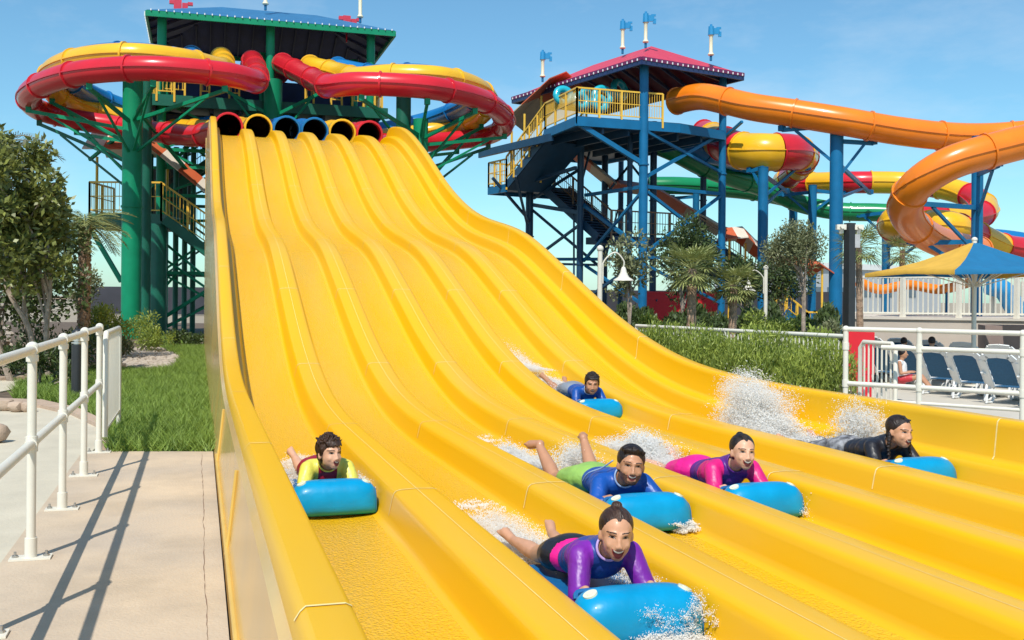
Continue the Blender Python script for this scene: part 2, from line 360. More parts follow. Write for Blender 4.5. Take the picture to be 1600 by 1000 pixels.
# ---------------------------------------------------------------- plants
BARK = mat('grey_brown_bark', (.34, .27, .21), .9, .3, 12, bump=.6, bscale=60)
BARKP = mat('palm_bark', (.36, .24, .16), .9, .35, 14, bump=.9, bscale=45)
LF_BIG = mat('olive_green_leaves', (.25, .27, .06), .45, .2, 3, col2=(.06, .08, .02), island=.8, trans=.2)
LF_GREY = mat('grey_green_leaves', (.26, .27, .13), .55, .2, 3, col2=(.09, .11, .045), island=.7, trans=.2)
LF_DK = mat('dark_green_leaves', (.09, .13, .035), .5, .25, 3, col2=(.03, .055, .015), island=.7, trans=.15)
LF_HEDGE = mat('fresh_green_leaves', (.42, .48, .09), .5, .2, 2, col2=(.13, .21, .035), island=.65, trans=.35)
LF_PALM = mat('palm_leaflets', (.36, .38, .13), .5, .2, 3, col2=(.15, .18, .055), island=.6, trans=.2)
LF_DRY = mat('dusty_palm_leaflets', (.27, .22, .11), .6, .2, 3, col2=(.12, .11, .05), island=.7, trans=.2)
def crown(clumps, n, ln, wd, m, parent, seed=0, upw=.3, flat=1.0, name='crown'):
    r = np.random.default_rng(seed); P = []; D = []
    w = np.array([c[3]**2 for c in clumps]); w = w/w.sum()
    for (cx, cy, cz, cr), k in zip(clumps, (w*n).astype(int)):
        o = r.normal(size=(k, 3)); o = nrm(o)*(r.random(k)**.45)[:, None]
        P.append(np.array([cx, cy, cz])+o*cr*np.array([1, 1, flat])); D.append(o+r.normal(size=(k, 3))*.8+np.array([0, 0, upw]))
    P = np.concatenate(P); D = np.concatenate(D)
    return fastmesh(name, leaves(P, D, ln, wd, seed), 4, m, parent)
def tree(label, base, top, lean, trunks, crown_c, crown_r, ncl, n, ln, wd, m, cr=(.25, .5), seed=0, cat='tree', name='leafy_tree', group=None, tr=.07, limbs=7):
    """base: ground point; crown_c/crown_r: centre and radii of the crown"""
    r = np.random.default_rng(seed); t = thing(name, label, cat, tuple(base), group)
    cc = Vector(crown_c); cl = []
    for i in range(ncl):
        o = r.normal(size=3); o /= np.linalg.norm(o); o *= r.random()**.4
        cl.append((cc.x+o[0]*crown_r[0], cc.y+o[1]*crown_r[1], cc.z+o[2]*crown_r[2], r.uniform(*cr)))
    g = G(); B = Vector(base)
    for k in range(trunks):
        b0 = B+Vector(((k-(trunks-1)/2)*.28, r.normal()*.05, -.05)); q = cc+Vector(((k-(trunks-1)/2)*.5*crown_r[0], 0, -crown_r[2]*.3))
        P = spline([b0, b0.lerp(q, .35)+Vector((r.normal()*.06, 0, 0)), b0.lerp(q, .7)+Vector((r.normal()*.08, 0, 0)), q], 6)
        g.tube(P, [tr*(1-.6*i/(len(P)-1)) for i in range(len(P))], 8)
        for j in range(limbs):
            c = cl[(k*limbs+j) % ncl]; s = P[int(len(P)*(.45+.5*j/limbs))-1]; e = Vector(c[:3]); mdp = s.lerp(e, .5)+Vector((0, 0, .1))
            LP = spline([s, mdp, e], 4); g.tube(LP, [tr*.45*(1-.75*i/(len(LP)-1)) for i in range(len(LP))], 5)
    g.build('trunk', BARK, t, True)
    crown(cl, n, ln, wd, m, t, seed)
    return t
def shrub(label, u, v, d, hw, h, n, ln, wd, m, seed=0, cat='shrub', group=None, depth=None, upw=.8):
    """v: pixel row of the shrub's top"""
    p = at(u, v, d); r = np.random.default_rng(seed); t = thing('leafy_shrub', label, cat, (p.x, p.y, 0), group)
    z1 = p.z; z0 = max(0, z1-h); cl = []
    for i in range(max(4, int(hw*12))):
        x = r.uniform(-1, 1)*hw; rr = r.uniform(.55, 1)*h*.42
        cl.append((p.x+x*CS, p.y-x*SN+r.uniform(-.5, .5)*(depth or hw), z0+r.uniform(.25, 1)*(z1-z0)*(1-.3*abs(x/hw))-rr*.5, rr))
    crown(cl, n, ln, wd, m, t, seed, upw)
    g = G()
    for c in cl[:5]: g.cyl((p.x, p.y, -.03), c[:3], .02, 5, .008)
    g.build('stem', BARK, t)
    return t
def hedge(label, pxs, d0, d1, z1, n, ln, wd, m, seed, thick=.8, z0=0.0, upw=1.2, cat='hedge'):
    """a long hedge: from pixel column/depth to pixel column/depth along the ground"""
    r = np.random.default_rng(seed); (u0, u1) = pxs; a = at(u0, 480, d0); b = at(u1, 480, d1); a.z = b.z = 0
    t = r.random(n); s = r.uniform(-.5, .5, n)*thick; dr = (b-a).normalized(); nx = Vector((-dr.y, dr.x, 0))
    hh = z1*(.82+.18*np.sin(t*23+seed)+.10*np.sin(t*61)+.05*r.normal(size=n)); k = r.random(n)**.45
    e = np.sqrt(np.maximum(0, 1-(2*s/thick)**2)); z = z0+(hh-z0)*k*(.55+.45*e)
    P = np.stack([a.x+(b.x-a.x)*t+nx.x*s, a.y+(b.y-a.y)*t+nx.y*s, z], 1)
    D = r.normal(size=(n, 3))*.55+np.array([0, 0, upw])
    o = fastmesh('clipped_hedge', leaves(P, D, ln, wd, seed), 4, m)
    return tag(o, label, cat)
def frond(g, base, dirv, L, droop, n=22, pl=.28, wd=.022, r=None):
    """feather palm frond: rachis tube into g, leaflets returned as quads"""
    base = Vector(base); d = Vector(dirv).normalized(); P = [base]
    for i in range(8):
        d = (d+Vector((0, 0, -droop/8))).normalized(); P.append(P[-1]+d*L/8)
    g.tube(P, [.018*(1-.7*i/8) for i in range(9)], 5); out = []
    for i in range(n):
        t = .12+.88*i/(n-1); f = t*8; k = min(7, int(f)); p = P[k].lerp(P[k+1], f-k); dd = (P[k+1]-P[k]).normalized()
        s = dd.cross(Vector((0, 0, 1))).normalized(); l = pl*math.sin(math.pi*(.15+.8*t))*L
        for sg in (-1, 1):
            q = (s*sg+dd*.9+Vector((0, 0, .35+r.uniform(-.2, .2)))).normalized(); e = p+q*l+Vector((0, 0, -.18*l)); m_ = p+q*l*.5
            w = dd*wd; out.append([p-w*.5, m_-w*.6, e, m_+w*.6])
    return out
def date_palm(label, base, top, n, L, m, tr=.13, seed=0, droop=1.5, scale_bark=True, up=.9, cat='palm tree', group=None, lean=None):
    r = random.Random(seed); t = thing('date_palm', label, cat, tuple(base), group); g = G(); B = Vector(base); T = Vector(top)
    N = 34; P = [B.lerp(T, i/N) for i in range(N+1)]
    g.tube(P, [tr*(1+.10*(i % 2)) for i in range(N+1)], 12)
    for i in range(N*6):
        k = i/6/N; a = i*2.4; p = B.lerp(T, k); o = Vector((math.cos(a), math.sin(a), 0))*tr; g.ell(p+o, (.035, .035, .05), 5, 3)
    g.build('trunk', BARKP, t)
    g = G(); Q = []
    for i in range(n):
        a = i*2.4; e = up*(1-1.35*i/n); dv = Vector((math.cos(a), math.sin(a), e+r.uniform(-.1, .1)))
        Q += frond(g, T+Vector((0, 0, .05)), dv, L*r.uniform(.75, 1.1), droop*r.uniform(.6, 1.2), r=r)
    c = fastmesh('frond_leaflets', np.array([[tuple(x) for x in q] for q in Q]), 4, m, t); c.name = 'crown'
    g.build('frond_stem', m, t); return t
def fan_palm(label, base, top, n, L, m, tr=.09, seed=0, group=None):
    r = random.Random(seed); t = thing('fan_palm', label, 'palm tree', tuple(base), group); g = G(); B = Vector(base); T = Vector(top)
    N = 26; g.tube([B.lerp(T, i/N) for i in range(N+1)], [tr*(1.15-.2*i/N)*(1+.10*(i % 2)) for i in range(N+1)], 10); g.build('trunk', BARKP, t)
    g = G(); Q = []
    for i in range(n):
        a = i*2.4; e = 1.3-2.3*i/n; d = Vector((math.cos(a), math.sin(a), e)).normalized(); l = L*r.uniform(.45, .6); h = T+d*l
        g.cyl(T, h, .008, 4); s = d.cross(Vector((0, 0, 1))).normalized(); u = s.cross(d)
        for k in range(15):
            f = (k-7)/7*1.7; q = (d*math.cos(f)+s*math.sin(f)+u*r.uniform(-.15, .15)).normalized(); b = L*.55*(1-.25*abs(k-7)/7)
            e2 = h+q*b+Vector((0, 0, -.12*b)); w = s*math.cos(f)*.018-d*math.sin(f)*.018; m_ = h+q*b*.55
            Q.append([h, m_-w, e2, m_+w])
    fastmesh('crown', np.array([[tuple(x) for x in q] for q in Q]), 4, m, t); g.build('leaf_stalk', m, t); return t

# left planting
def gnd(u, d): p = at(u, 480, d); p.z = 0; return p
b = gnd(48, 16.5)
tree('tall leafy tree with several pale trunks and coarse olive leaves at the left edge', b, None, 0, 3, at(22, 338, 16.5), (1.0, 1.0, 1.35), 78, 10500, .125, .064, LF_BIG, (.15, .32), 11, tr=.055)
b = gnd(20, 20)
tree('darker bushy tree filling in behind the leafy tree at far left', b, None, 0, 2, at(20, 420, 20), (1.6, .8, 1.1), 30, 5500, .12, .07, LF_DK, (.35, .6), 12, tr=.06)
date_palm('palm with a scaly brown trunk left of the big green column', gnd(131, 21.5), at(133, 352, 21.5), 30, 1.15, LF_PALM, .11, 3, 1.3)
date_palm('dusty brown palm crown above the leafy tree in the left corner', gnd(-18, 21), at(-14, 235, 21), 40, 1.5, LF_DRY, .13, 5, 1.6)
tree('small pale green tree between the palm trunk and the green column', gnd(140, 30), None, 0, 1, at(110, 445, 30), (.8, .6, .5), 14, 1500, .11, .05, LF_GREY, (.2, .35), 14, tr=.04)
for i, (u, v, d, hw, h, n, m, l) in enumerate([
    (20, 500, 17, 1.0, .9, 2600, LF_DK, 'dark low shrub under the leafy tree at the left edge'),
    (85, 478, 18, .8, 1.0, 2400, LF_DK, 'dark rounded shrub at the foot of the pale trunks'),
    (165, 478, 22, .7, .8, 2600, LF_HEDGE, 'bright green shrub between the palm trunk and the green column'),
    (215, 488, 25, .9, .8, 2600, LF_HEDGE, 'bright green shrub hiding the foot of the green column'),
    (290, 512, 27, .8, .5, 2200, LF_DK, 'low dark green shrub at the far edge of the lawn by the slide'),
    (185, 515, 19, .5, .45, 1500, LF_GREY, 'small grey green shrub behind the black bollard'),
    (60, 540, 15, .6, .5, 1500, LF_DK, 'low dark shrub behind the tan kerb at left')]):
    shrub(l, u, v, d, hw, h, n, .085, .03, m, 20+i)
# white pipe handrail on the walkway
WP = mat('white_painted_pipe', (.72, .68, .58), .4, .04, 6)
GALV = mat('galvanised_bolt', (.45, .43, .40), .35, .1, 20, metal=.8)
rail = thing('handrail', 'white pipe handrail with two rails along the left walkway', 'railing', (-.83, 5, 0))
ry = [2.0, 3.28, 4.56, 5.845, 7.13, 8.41, 9.62]
for z in (1.09, .60):
    g = G(); g.cyl((-.83, 1.0, z), (-.83, 9.62, z), .024, 14); g.build('rail', WP, rail, True)
for y in ry:
    g = G(); g.cyl((-.83, y, 0), (-.83, y, 1.10), .0235, 14); g.ell((-.83, y, 1.10), (.034, .034, .034)); g.cyl((-.83, y-.04, 1.09), (-.83, y+.04, 1.09), .031, 14); g.cyl((-.83, y, 1.03), (-.83, y, 1.065), .031, 14)
    g.cyl((-.83, y-.035, .6), (-.83, y+.035, .6), .031, 14); g.cyl((-.83, y, .56), (-.83, y, .64), .031, 14); g.cyl((-.83, y, 0.008), (-.83, y, .11), .031, 14)
    p = g.build('post', WP, rail, True)
    g = G(); g.box((-.83, y, .006), (.20, .10, .010)); g.build('base_plate', WP, p)
    for dx in (-.075, .075):
        g = G(); g.cyl((-.83+dx, y, .01), (-.83+dx, y, .022), .016, 6); g.cyl((-.83+dx, y, .02), (-.83+dx, y, .04), .007, 6); g.build('bolt', GALV, p)
gate = thing('picket_railing', 'short white railing with upright bars beyond the handrail at the lawn', 'railing', (-.80, 10.5, 0))
g = G(); g.tube([(-.79, 9.75, .12), (-.79, 9.75, .98), (-.79, 9.80, 1.04), (-.79, 11.3, 1.04), (-.79, 11.38, .98), (-.79, 11.38, .0)], .024, 10); g.cyl((-.79, 9.75, .18), (-.79, 11.38, .18), .018, 8); g.build('frame', WP, gate, True)
for i in range(12):
    y = 9.87+i*.125; g = G(); g.cyl((-.79, y, .18), (-.79, y, 1.04), .009, 8); g.build('bar', WP, gate, True)
# bollard light
BLK = mat('black_powder_coat', (.025, .027, .03), .4, .1, 8); SIL = mat('silver_louvre', (.6, .6, .58), .3, .05, 8, metal=.6)
p = gnd(122, 13.6); bo = thing('bollard_light', 'black bollard light with a silver domed head behind the handrail', 'bollard', tuple(p))
g = G(); g.cyl((p.x, p.y, -.03), (p.x, p.y, .72), .075, 16); g.build('body', BLK, bo, True)
g = G()
for i in range(4): g.cyl((p.x, p.y, .735+i*.035), (p.x, p.y, .75+i*.035), .078-.006*i, 16)
g.cyl((p.x, p.y, .72), (p.x, p.y, .87), .05, 12); g.build('louvre', SIL, bo, True)
g = G(); g.ell((p.x, p.y, .87), (.075, .075, .06), 16, 8); g.cyl((p.x, p.y, .92), (p.x, p.y, .96), .02, 8); g.build('cap', BLK, bo, True)
# ---------------------------------------------------------------- steel, tubes
def gel(n, c, **k): return mat(n, c, .28, .07, 1.2, coat=.25, spec=.35, **k)
RED = gel('red_gelcoat', (.60, .018, .03)); YLW = gel('tube_yellow_gelcoat', (.80, .45, .02)); BLU = gel('blue_gelcoat', (.01, .16, .42)); ORG = gel('orange_gelcoat', (.82, .21, .012)); GRN = gel('green_gelcoat', (.01, .24, .09))
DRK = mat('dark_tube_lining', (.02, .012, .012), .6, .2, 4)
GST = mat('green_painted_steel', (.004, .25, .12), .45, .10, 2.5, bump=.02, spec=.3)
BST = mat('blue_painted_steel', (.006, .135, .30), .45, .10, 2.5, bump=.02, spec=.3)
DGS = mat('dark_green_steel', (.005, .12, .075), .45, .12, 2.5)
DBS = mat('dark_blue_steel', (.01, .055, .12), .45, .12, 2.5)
YRL = mat('yellow_painted_rail', (.80, .48, .05), .4, .06, 5)
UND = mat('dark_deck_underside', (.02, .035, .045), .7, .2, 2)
def tube_slide(name, label, P, r, mats, seg=2.2, group=None, open_ends=(1, 1), cat='tube slide', rs=None, k=22, part='segment', z0=None):
    """closed tube slide: moulded segments with raised joint flanges and a lengthwise seam"""
    C = resample(spline(P, 14), .22); b = Vector(C[0]); t = thing(name, label, cat, (b.x, b.y, 0), group)
    per = max(2, int(seg/.22)); i = 0; q = 0; n = len(C)
    if rs: RR = [float(np.interp(j/(n-1), [a for a, _ in rs], [c for _, c in rs])) for j in range(n)]
    else: RR = [r]*n
    while i < n-1:
        j = min(n-1, i+per)
        if n-1-j < per//2: j = n-1
        g = G(); g.tube(C[i:j+1], [x for x in RR[i:j+1]], k, cap=False)
        m = mats[q % len(mats)]
        s = g.build(part, m, t, True)
        g = G(); d = (C[min(n-1, i+1)]-C[max(0, i-1)]).normalized(); g.tube([C[i]-d*.035, C[i]-d*.03, C[i]+d*.03, C[i]+d*.035], [RR[i]*.99, RR[i]+.045, RR[i]+.045, RR[i]*.99], k, cap=False)
        g.build('joint_flange', m, s, 1)
        # the lengthwise joint of the two half shells
        g = G(); rows = []
        for a in range(i, j+1):
            tt = (C[min(n-1, a+1)]-C[max(0, a-1)]).normalized(); sd = tt.cross(Vector((0, 0, 1))).normalized(); up = sd.cross(tt)
            rows.append([C[a]+sd*RR[a]*s_*.998+up*o for s_, o in ()] if 0 else (C[a], sd, up, RR[a]))
        for s_ in (-1, 1):
            g.grid([[c+sd*(rr-.01)*s_+up*.018, c+sd*(rr+.035)*s_+up*.018, c+sd*(rr+.035)*s_-up*.018, c+sd*(rr-.01)*s_-up*.018] for c, sd, up, rr in rows])
        g.build('shell_joint', m, s)
        i = j; q += 1
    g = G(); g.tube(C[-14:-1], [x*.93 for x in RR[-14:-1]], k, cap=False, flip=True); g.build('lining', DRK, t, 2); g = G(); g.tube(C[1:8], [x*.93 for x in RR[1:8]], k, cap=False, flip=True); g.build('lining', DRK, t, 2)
    d = (C[-1]-C[-2]).normalized(); e = C[-1]; sx = d.cross(Vector((0, 0, 1))).normalized(); sz = sx.cross(d); r1 = RR[-1]; g = G()
    g.grid([[e+d*o+(sx*math.cos(2*math.pi*j/k)+sz*math.sin(2*math.pi*j/k))*rr for j in range(k)] for o, rr in ((-.12, r1+.02), (-.02, r1+.035), (.0, r1+.02), (.0, r1*.94), (-.3, r1*.92))], close=True)
    g.build('mouth_rim', mats[(q-1) % len(mats)], t, 1)
    return t
XC = 2.70
def mir(p): return Vector((2*XC-p.x, p.y, p.z))
YM = YEND+.05
def ends(k):
    z = zfloor(YEND)+.335; x = lane_x(k); return [Vector((x, YM+3.4, z+.50)), Vector((x, YM+1.6, z+.22)), Vector((x, YM, z))]
LA = [at(*a) for a in [(402, 120, 33.2), (396, 126, 31.4), (352, 116, 30.2), (240, 107, 29.3), (140, 112, 29.8), (75, 128, 31.2), (45, 150, 33), (62, 172, 35.0), (120, 187, 35.8), (200, 200, 35.8), (262, 208, 35.0), (312, 212, 33.8)]]
LB = [at(*a) for a in [(350, 102, 34.4), (338, 106, 32.6), (285, 94, 31.2), (200, 86, 30.4), (125, 93, 31.2), (82, 112, 32.7), (82, 138, 34.4), (108, 158, 36.2), (165, 178, 37.3), (235, 194, 37.6), (300, 203, 36.6)]]
LC = [at(*a) for a in [(297, 96, 34.8), (270, 92, 33.6), (225, 85, 32.4), (165, 85, 32.6), (118, 95, 33.2), (100, 112, 34), (125, 138, 36.2), (180, 164, 37.8), (260, 188, 38.2), (345, 200, 36.8)]]
H = [at(396, 91, 37.0), at(347, 86, 37.0), at(300, 83, 37.0)]; HR = [at(445, 95, 37.2), at(489, 98, 37.3), at(533, 101, 37.4)]
def hump(p): return [p+Vector((0, 3.0, .15)), p+Vector((0, 1.6, .12)), p+Vector((0, .7, .05)), p+Vector((0, 0, -.15))]
GRP = 'tube slides feeding the six lanes'
for nm, col, m, S, k, h, hr in (('tube_slide', 'red', RED, LA, 1, H[0], HR[0]), ('tube_slide', 'yellow', YLW, LB, 2, H[1], HR[1]), ('tube_slide', 'blue', BLU, LC, 3, H[2], HR[2])):
    tube_slide(nm, f'{col} closed tube slide looping out to the left of the green tower', hump(h)+S+ends(k), .36, [m], 2.3, GRP)
    tube_slide(nm, f'{col} closed tube slide looping out to the right of the green tower', hump(hr)+[mir(p) for p in S]+ends(7-k), .36, [m], 2.3, GRP)
# little flared hoods where each tube mouth meets the lane
# ---------------------------------------------------------------- green tower
def ibar(g, a, b, w=.12): g.bar(a, b, w, w*1.3)
def post(name, label, px, v0, d, r, m, cat='column', z1=None, group=None, arms=(), armm=None, flange=True):
    top = at(px, v0, d); t = thing(name, label, cat, (top.x, top.y, 0), group)
    g = G(); g.cyl((top.x, top.y, -.1), (top.x, top.y, top.z), r, 24); g.cyl((top.x, top.y, 0), (top.x, top.y, .06), r*1.35, 24)
    for z in (top.z*.5,): g.cyl((top.x, top.y, z-.03), (top.x, top.y, z+.03), r*1.10, 24)
    g.build('shaft', m, t, True)
    for a, z in arms:
        g = G(); a = Vector(a); s = Vector((top.x, top.y, z)); g.bar(s, a, .09, .11); dz = (a-s); g.bar(Vector((top.x, top.y, z-1.1)), s+dz*.8-Vector((0, 0, .05)), .06, .07)
        g.bar(a+Vector((0, 0, -.05)), a+Vector((0, 0, .35)), .16, .16); g.build('arm', armm or m, t)
    return t
def under(S, i, r=.36): p = S[i]; return Vector((p.x, p.y, p.z-r-.12))
c1 = at(207, 120, 33); c1b = at(229, 125, 34.6)
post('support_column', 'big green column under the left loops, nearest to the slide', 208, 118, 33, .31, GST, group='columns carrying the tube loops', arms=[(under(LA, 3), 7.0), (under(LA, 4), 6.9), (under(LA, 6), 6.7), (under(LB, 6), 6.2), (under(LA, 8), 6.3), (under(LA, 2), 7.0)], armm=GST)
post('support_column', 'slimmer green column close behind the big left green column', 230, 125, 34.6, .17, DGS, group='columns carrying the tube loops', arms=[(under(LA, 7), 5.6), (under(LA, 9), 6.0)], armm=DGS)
mc = mir(c1); 
def post3(label, p, zt, r, m, arms, armm):
    t = thing('support_column', label, 'column', (p.x, p.y, 0), 'columns carrying the tube loops'); g = G(); g.cyl((p.x, p.y, -.1), (p.x, p.y, zt), r, 24); g.cyl((p.x, p.y, 0), (p.x, p.y, .06), r*1.35, 24); g.build('shaft', m, t, True)
    for a, z in arms:
        g = G(); a = Vector(a); s = Vector((p.x, p.y, z)); g.bar(s, a, .09, .11); g.bar(Vector((p.x, p.y, z-1.1)), s+(a-s)*.8-Vector((0, 0, .05)), .06, .07); g.bar(a+Vector((0, 0, -.05)), a+Vector((0, 0, .35)), .16, .16); g.build('arm', armm, t)
mu = lambda i, S=LA: mir(under(S, i))
post3('green column on the right under the right loops, the nearer of the pair', Vector((mc.x-.15, mc.y, 0)), 7.6, .26, GST, [(mu(3), 7.0), (mu(4), 6.9), (mu(6), 6.7), (mu(8), 6.3), (mu(2), 7.0), (mu(6, LB), 6.2)], GST)
mc2 = at(631, 150, 36); post3('green column just left of the nearer right column', Vector((mc2.x, mc2.y, 0)), mc2.z, .26, DGS, [(mu(7), 5.6), (mu(9), 6.0)], DGS)
cc = at(427, 125, 37.2); post3('thick green column behind the middle of the row of tube mouths', cc, cc.z, .33, GST, [(at(350, 140, 36.5), 7.9), (at(500, 146, 36.5), 7.9)], GST)
# the tower itself
TL = -1.55; TR_ = 6.35; TF = 39.0; TB = 43.4; ZE = 11.45
tw = thing('slide_tower', 'green steel launch tower with a dark blue hipped roof behind the top of the slide', 'tower', (2.4, 41, 0))
for x, y in ((-1.35, TF), (2.46, TF), (6.2, TF), (-1.35, TB), (2.46, TB), (6.2, TB)):
    g = G(); g.cyl((x, y, -.1), (x, y, ZE-.05), .16, 16); g.cyl((x, y, 0), (x, y, .05), .26, 16); g.build('column', GST, tw, True)
ROOFB = mat('dark_blue_roof_sheet', (.03, .16, .33), .35, .1, 3, bump=.05, bscale=4)
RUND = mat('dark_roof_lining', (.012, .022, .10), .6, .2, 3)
x0, x1, y0, y1 = -1.85, 7.0, 38.3, 44.4
g = G(); rz = ZE+1.15
V = [(x0, y0, ZE), (x1, y0, ZE), (x1, y1, ZE), (x0, y1, ZE), (x0+2.6, 41.35, rz), (x1-2.6, 41.35, rz)]
g.add(V, [(0, 1, 5, 4), (1, 2, 5), (2, 3, 4, 5), (3, 0, 4)]); rf = g.build('roof', ROOFB, tw)
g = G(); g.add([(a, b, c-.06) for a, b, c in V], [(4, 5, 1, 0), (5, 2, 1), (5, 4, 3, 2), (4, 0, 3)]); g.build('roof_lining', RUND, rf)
g = G()
for a, b in ((0, 1), (1, 2), (2, 3), (3, 0)): g.bar(Vector(V[a])-Vector((0, 0, .12)), Vector(V[b])-Vector((0, 0, .12)), .08, .20)
g.build('eave_beam', GST, rf)
g = G(); RIB = mat('grey_purlin', (.04, .045, .09), .6)
for i in range(1, 16):
    x = x0+(x1-x0)*i/16; tz = min(1, min(x-x0, x1-x)/2.6)
    for s, yy in ((1, y0), (-1, y1)): g.bar((x, yy, ZE-.1), (x, yy+s*3.05*tz, ZE-.1+1.15*tz), .05, .09)
for i in range(1, 5): 
    y = y0+(y1-y0)*i/5
    for xx, s in ((x0, 1), (x1, -1)):
        tz = 1-abs(y-41.35)/3.05; g.bar((xx, y, ZE-.1), (xx+s*2.6*tz, y, ZE-.1+1.15*tz), .05, .09)
g.build('rafter', RIB, rf)
BULB = mat('white_light_bulb', (.8, .8, .8), .2, .02, 5)
def bulbs(a, b, n, par, drop=.16, ln=0.0):
    g = G()
    for i in range(n):
        p = Vector(a).lerp(Vector(b), (i+.5)/n); g.box(p+Vector((0, 0, -drop-ln*.5)), (.035, .035, .06+ln))
    return tag(g.build('fairy_lights', BULB, par), kind='stuff')
bulbs((x0+.02, y0-.07, ZE+.10), (x1, y0-.07, ZE+.10), 34, rf, .1); bulbs((x0-.07, y0, ZE), (x0-.07, y1, ZE), 16, rf, .05, .1); bulbs((x1+.06, y0, ZE), (x1+.06, y1, ZE), 16, rf, .05)
# deck, machinery and truss under it
ZD = 8.55
g = G(); g.box((2.45, 41.3, ZD-.12), (8.6, 5.4, .24)); g.box((2.45, 38.6, ZD-.2), (8.7, .12, .40)); dk = g.build('deck', DGS, tw)
g = G()
for i in range(9): g.box((-1.6+i*1.0, 41.3, ZD-.42), (.12, 5.2, .3))
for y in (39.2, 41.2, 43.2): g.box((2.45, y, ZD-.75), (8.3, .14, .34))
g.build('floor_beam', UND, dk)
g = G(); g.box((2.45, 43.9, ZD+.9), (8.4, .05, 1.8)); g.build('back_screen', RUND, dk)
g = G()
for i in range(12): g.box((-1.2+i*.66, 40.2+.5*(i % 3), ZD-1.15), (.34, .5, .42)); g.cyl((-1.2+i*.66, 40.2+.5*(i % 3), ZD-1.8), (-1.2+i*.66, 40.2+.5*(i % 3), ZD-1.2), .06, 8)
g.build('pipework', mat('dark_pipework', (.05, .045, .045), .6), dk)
for zz in (ZD-1.9, 5.0, 2.2):
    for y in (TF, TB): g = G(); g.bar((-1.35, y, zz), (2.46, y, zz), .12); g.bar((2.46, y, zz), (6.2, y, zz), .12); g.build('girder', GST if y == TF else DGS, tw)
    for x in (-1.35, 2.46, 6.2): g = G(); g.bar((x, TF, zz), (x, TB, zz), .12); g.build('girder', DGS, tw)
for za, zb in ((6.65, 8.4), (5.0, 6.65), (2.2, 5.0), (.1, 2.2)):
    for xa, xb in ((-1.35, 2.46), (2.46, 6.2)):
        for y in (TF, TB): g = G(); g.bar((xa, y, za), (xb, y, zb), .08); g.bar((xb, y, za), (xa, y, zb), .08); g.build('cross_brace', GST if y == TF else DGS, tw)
# yellow railing of the deck
def railing(P, par, h=1.05, n=None, sp=.14, m=YRL, mesh=True, post_sp=1.2):
    g = G(); k = G()
    for a, b in zip(P, P[1:]):
        a, b = Vector(a), Vector(b); L = (b-a).length; u = Vector((0, 0, 1))
        g.bar(a+u*h, b+u*h, .06, .06); g.bar(a+u*.12, b+u*.12, .04, .04); g.bar(a+u*h*.55, b+u*h*.55, .03, .03)
        q = max(1, round(L/post_sp))
        for i in range(q+1): p = a.lerp(b, i/q); g.bar(p-u*.25, p+u*h, .07, .07)
        for i in range(int(L/sp)): p = a.lerp(b, (i+.5)*sp/L); k.bar(p+u*.12, p+u*h, .018, .018)
    r = g.build('railing', m, par); k.build('baluster', m, r); return r
railing([(-1.5, 38.55, ZD), (-.9, 38.55, ZD)], tw); 
for a, b in ((-1.4, -.55), (.0, .3), (1.0, 1.35), (3.75, 4.05), (4.7, 5.1), (5.5, 6.35)): railing([(a, 38.9, ZD+.15), (b, 38.9, ZD+.15)], tw, 1.05, post_sp=.5)
railing([(-1.75, 38.7, ZD), (-1.75, 43.6, ZD)], tw); railing([(6.6, 38.7, ZD), (6.6, 43.6, ZD)], tw)
# stairs at left behind the big column
def flight(a, b, w, n, par, m, side=None, name='stair_flight', plate=False):
    a, b = Vector(a), Vector(b); d = b-a; hd = Vector((d.x, d.y, 0)).normalized(); s = Vector((-hd.y, hd.x, 0)); g = G()
    g.bar(a+s*w/2, b+s*w/2, .07, .34); st = g.build(name, m, par); g = G(); g.bar(a-s*w/2, b-s*w/2, .07, .34); g.build('stringer', m, st)
    ang = math.atan2(hd.y, hd.x); g = G()
    for i in range(n): p = a.lerp(b, (i+.5)/n); g.box(p, (d.length/n*.75, w-.08, .05), ang)
    g.build('tread', m, st)
    if plate: u = Vector((0, 0, .22)); g = G(); g.grid([[p-s*w/2-u, p+s*w/2-u] for p in (a, b)]); g.grid([[p-s*w/2-u+Vector((0, 0, .02)), p+s*w/2-u+Vector((0, 0, .02))] for p in (a, b)], flip=True); g.build('soffit', m, st)
    return st
def awning(P, w, par, mats, name='stair_canopy', ridge=.35, n=2):
    """striped canopy: a gabled strip following the polyline P"""
    c = thing(name, None, None) if par is None else None
    Q = []; 
    for a, b in zip(P, P[1:]):
        a, b = Vector(a), Vector(b)
        for i in range(n): Q.append((a.lerp(b, i/n), a.lerp(b, (i+1)/n)))
    first = None
    for i, (a, b) in enumerate(Q):
        d = b-a; s = Vector((-d.y, d.x, 0)).normalized()*w/2; u = Vector((0, 0, ridge)); t = Vector((0, 0, .05)); g = G()
        V = [a-s, a+u, a+s, b-s, b+u, b+s]; V += [v-t for v in V]
        g.add(V, [(0, 1, 4, 3), (1, 2, 5, 4), (9, 10, 7, 6), (10, 11, 8, 7), (0, 3, 9, 6), (2, 8, 11, 5), (0, 6, 7, 1), (1, 7, 8, 2), (3, 4, 10, 9), (4, 5, 11, 10)])
        g.build('canopy_panel', mats[i % len(mats)], par)
AWO = mat('orange_canopy_sheet', (.56, .12, .045), .55, .06, 3); AWW = mat('white_canopy_sheet', (.70, .62, .52), .6, .05, 3)
ls = thing('stair_tower', 'dark green stair landing and flights with yellow rails left of the slide', 'staircase', tuple(gnd(240, 36)))
A = at(140, 330, 36); A.z = 4.25; B = at(252, 330, 36); B.z = 4.25; nx = Vector((SN, CS, 0))*2.2
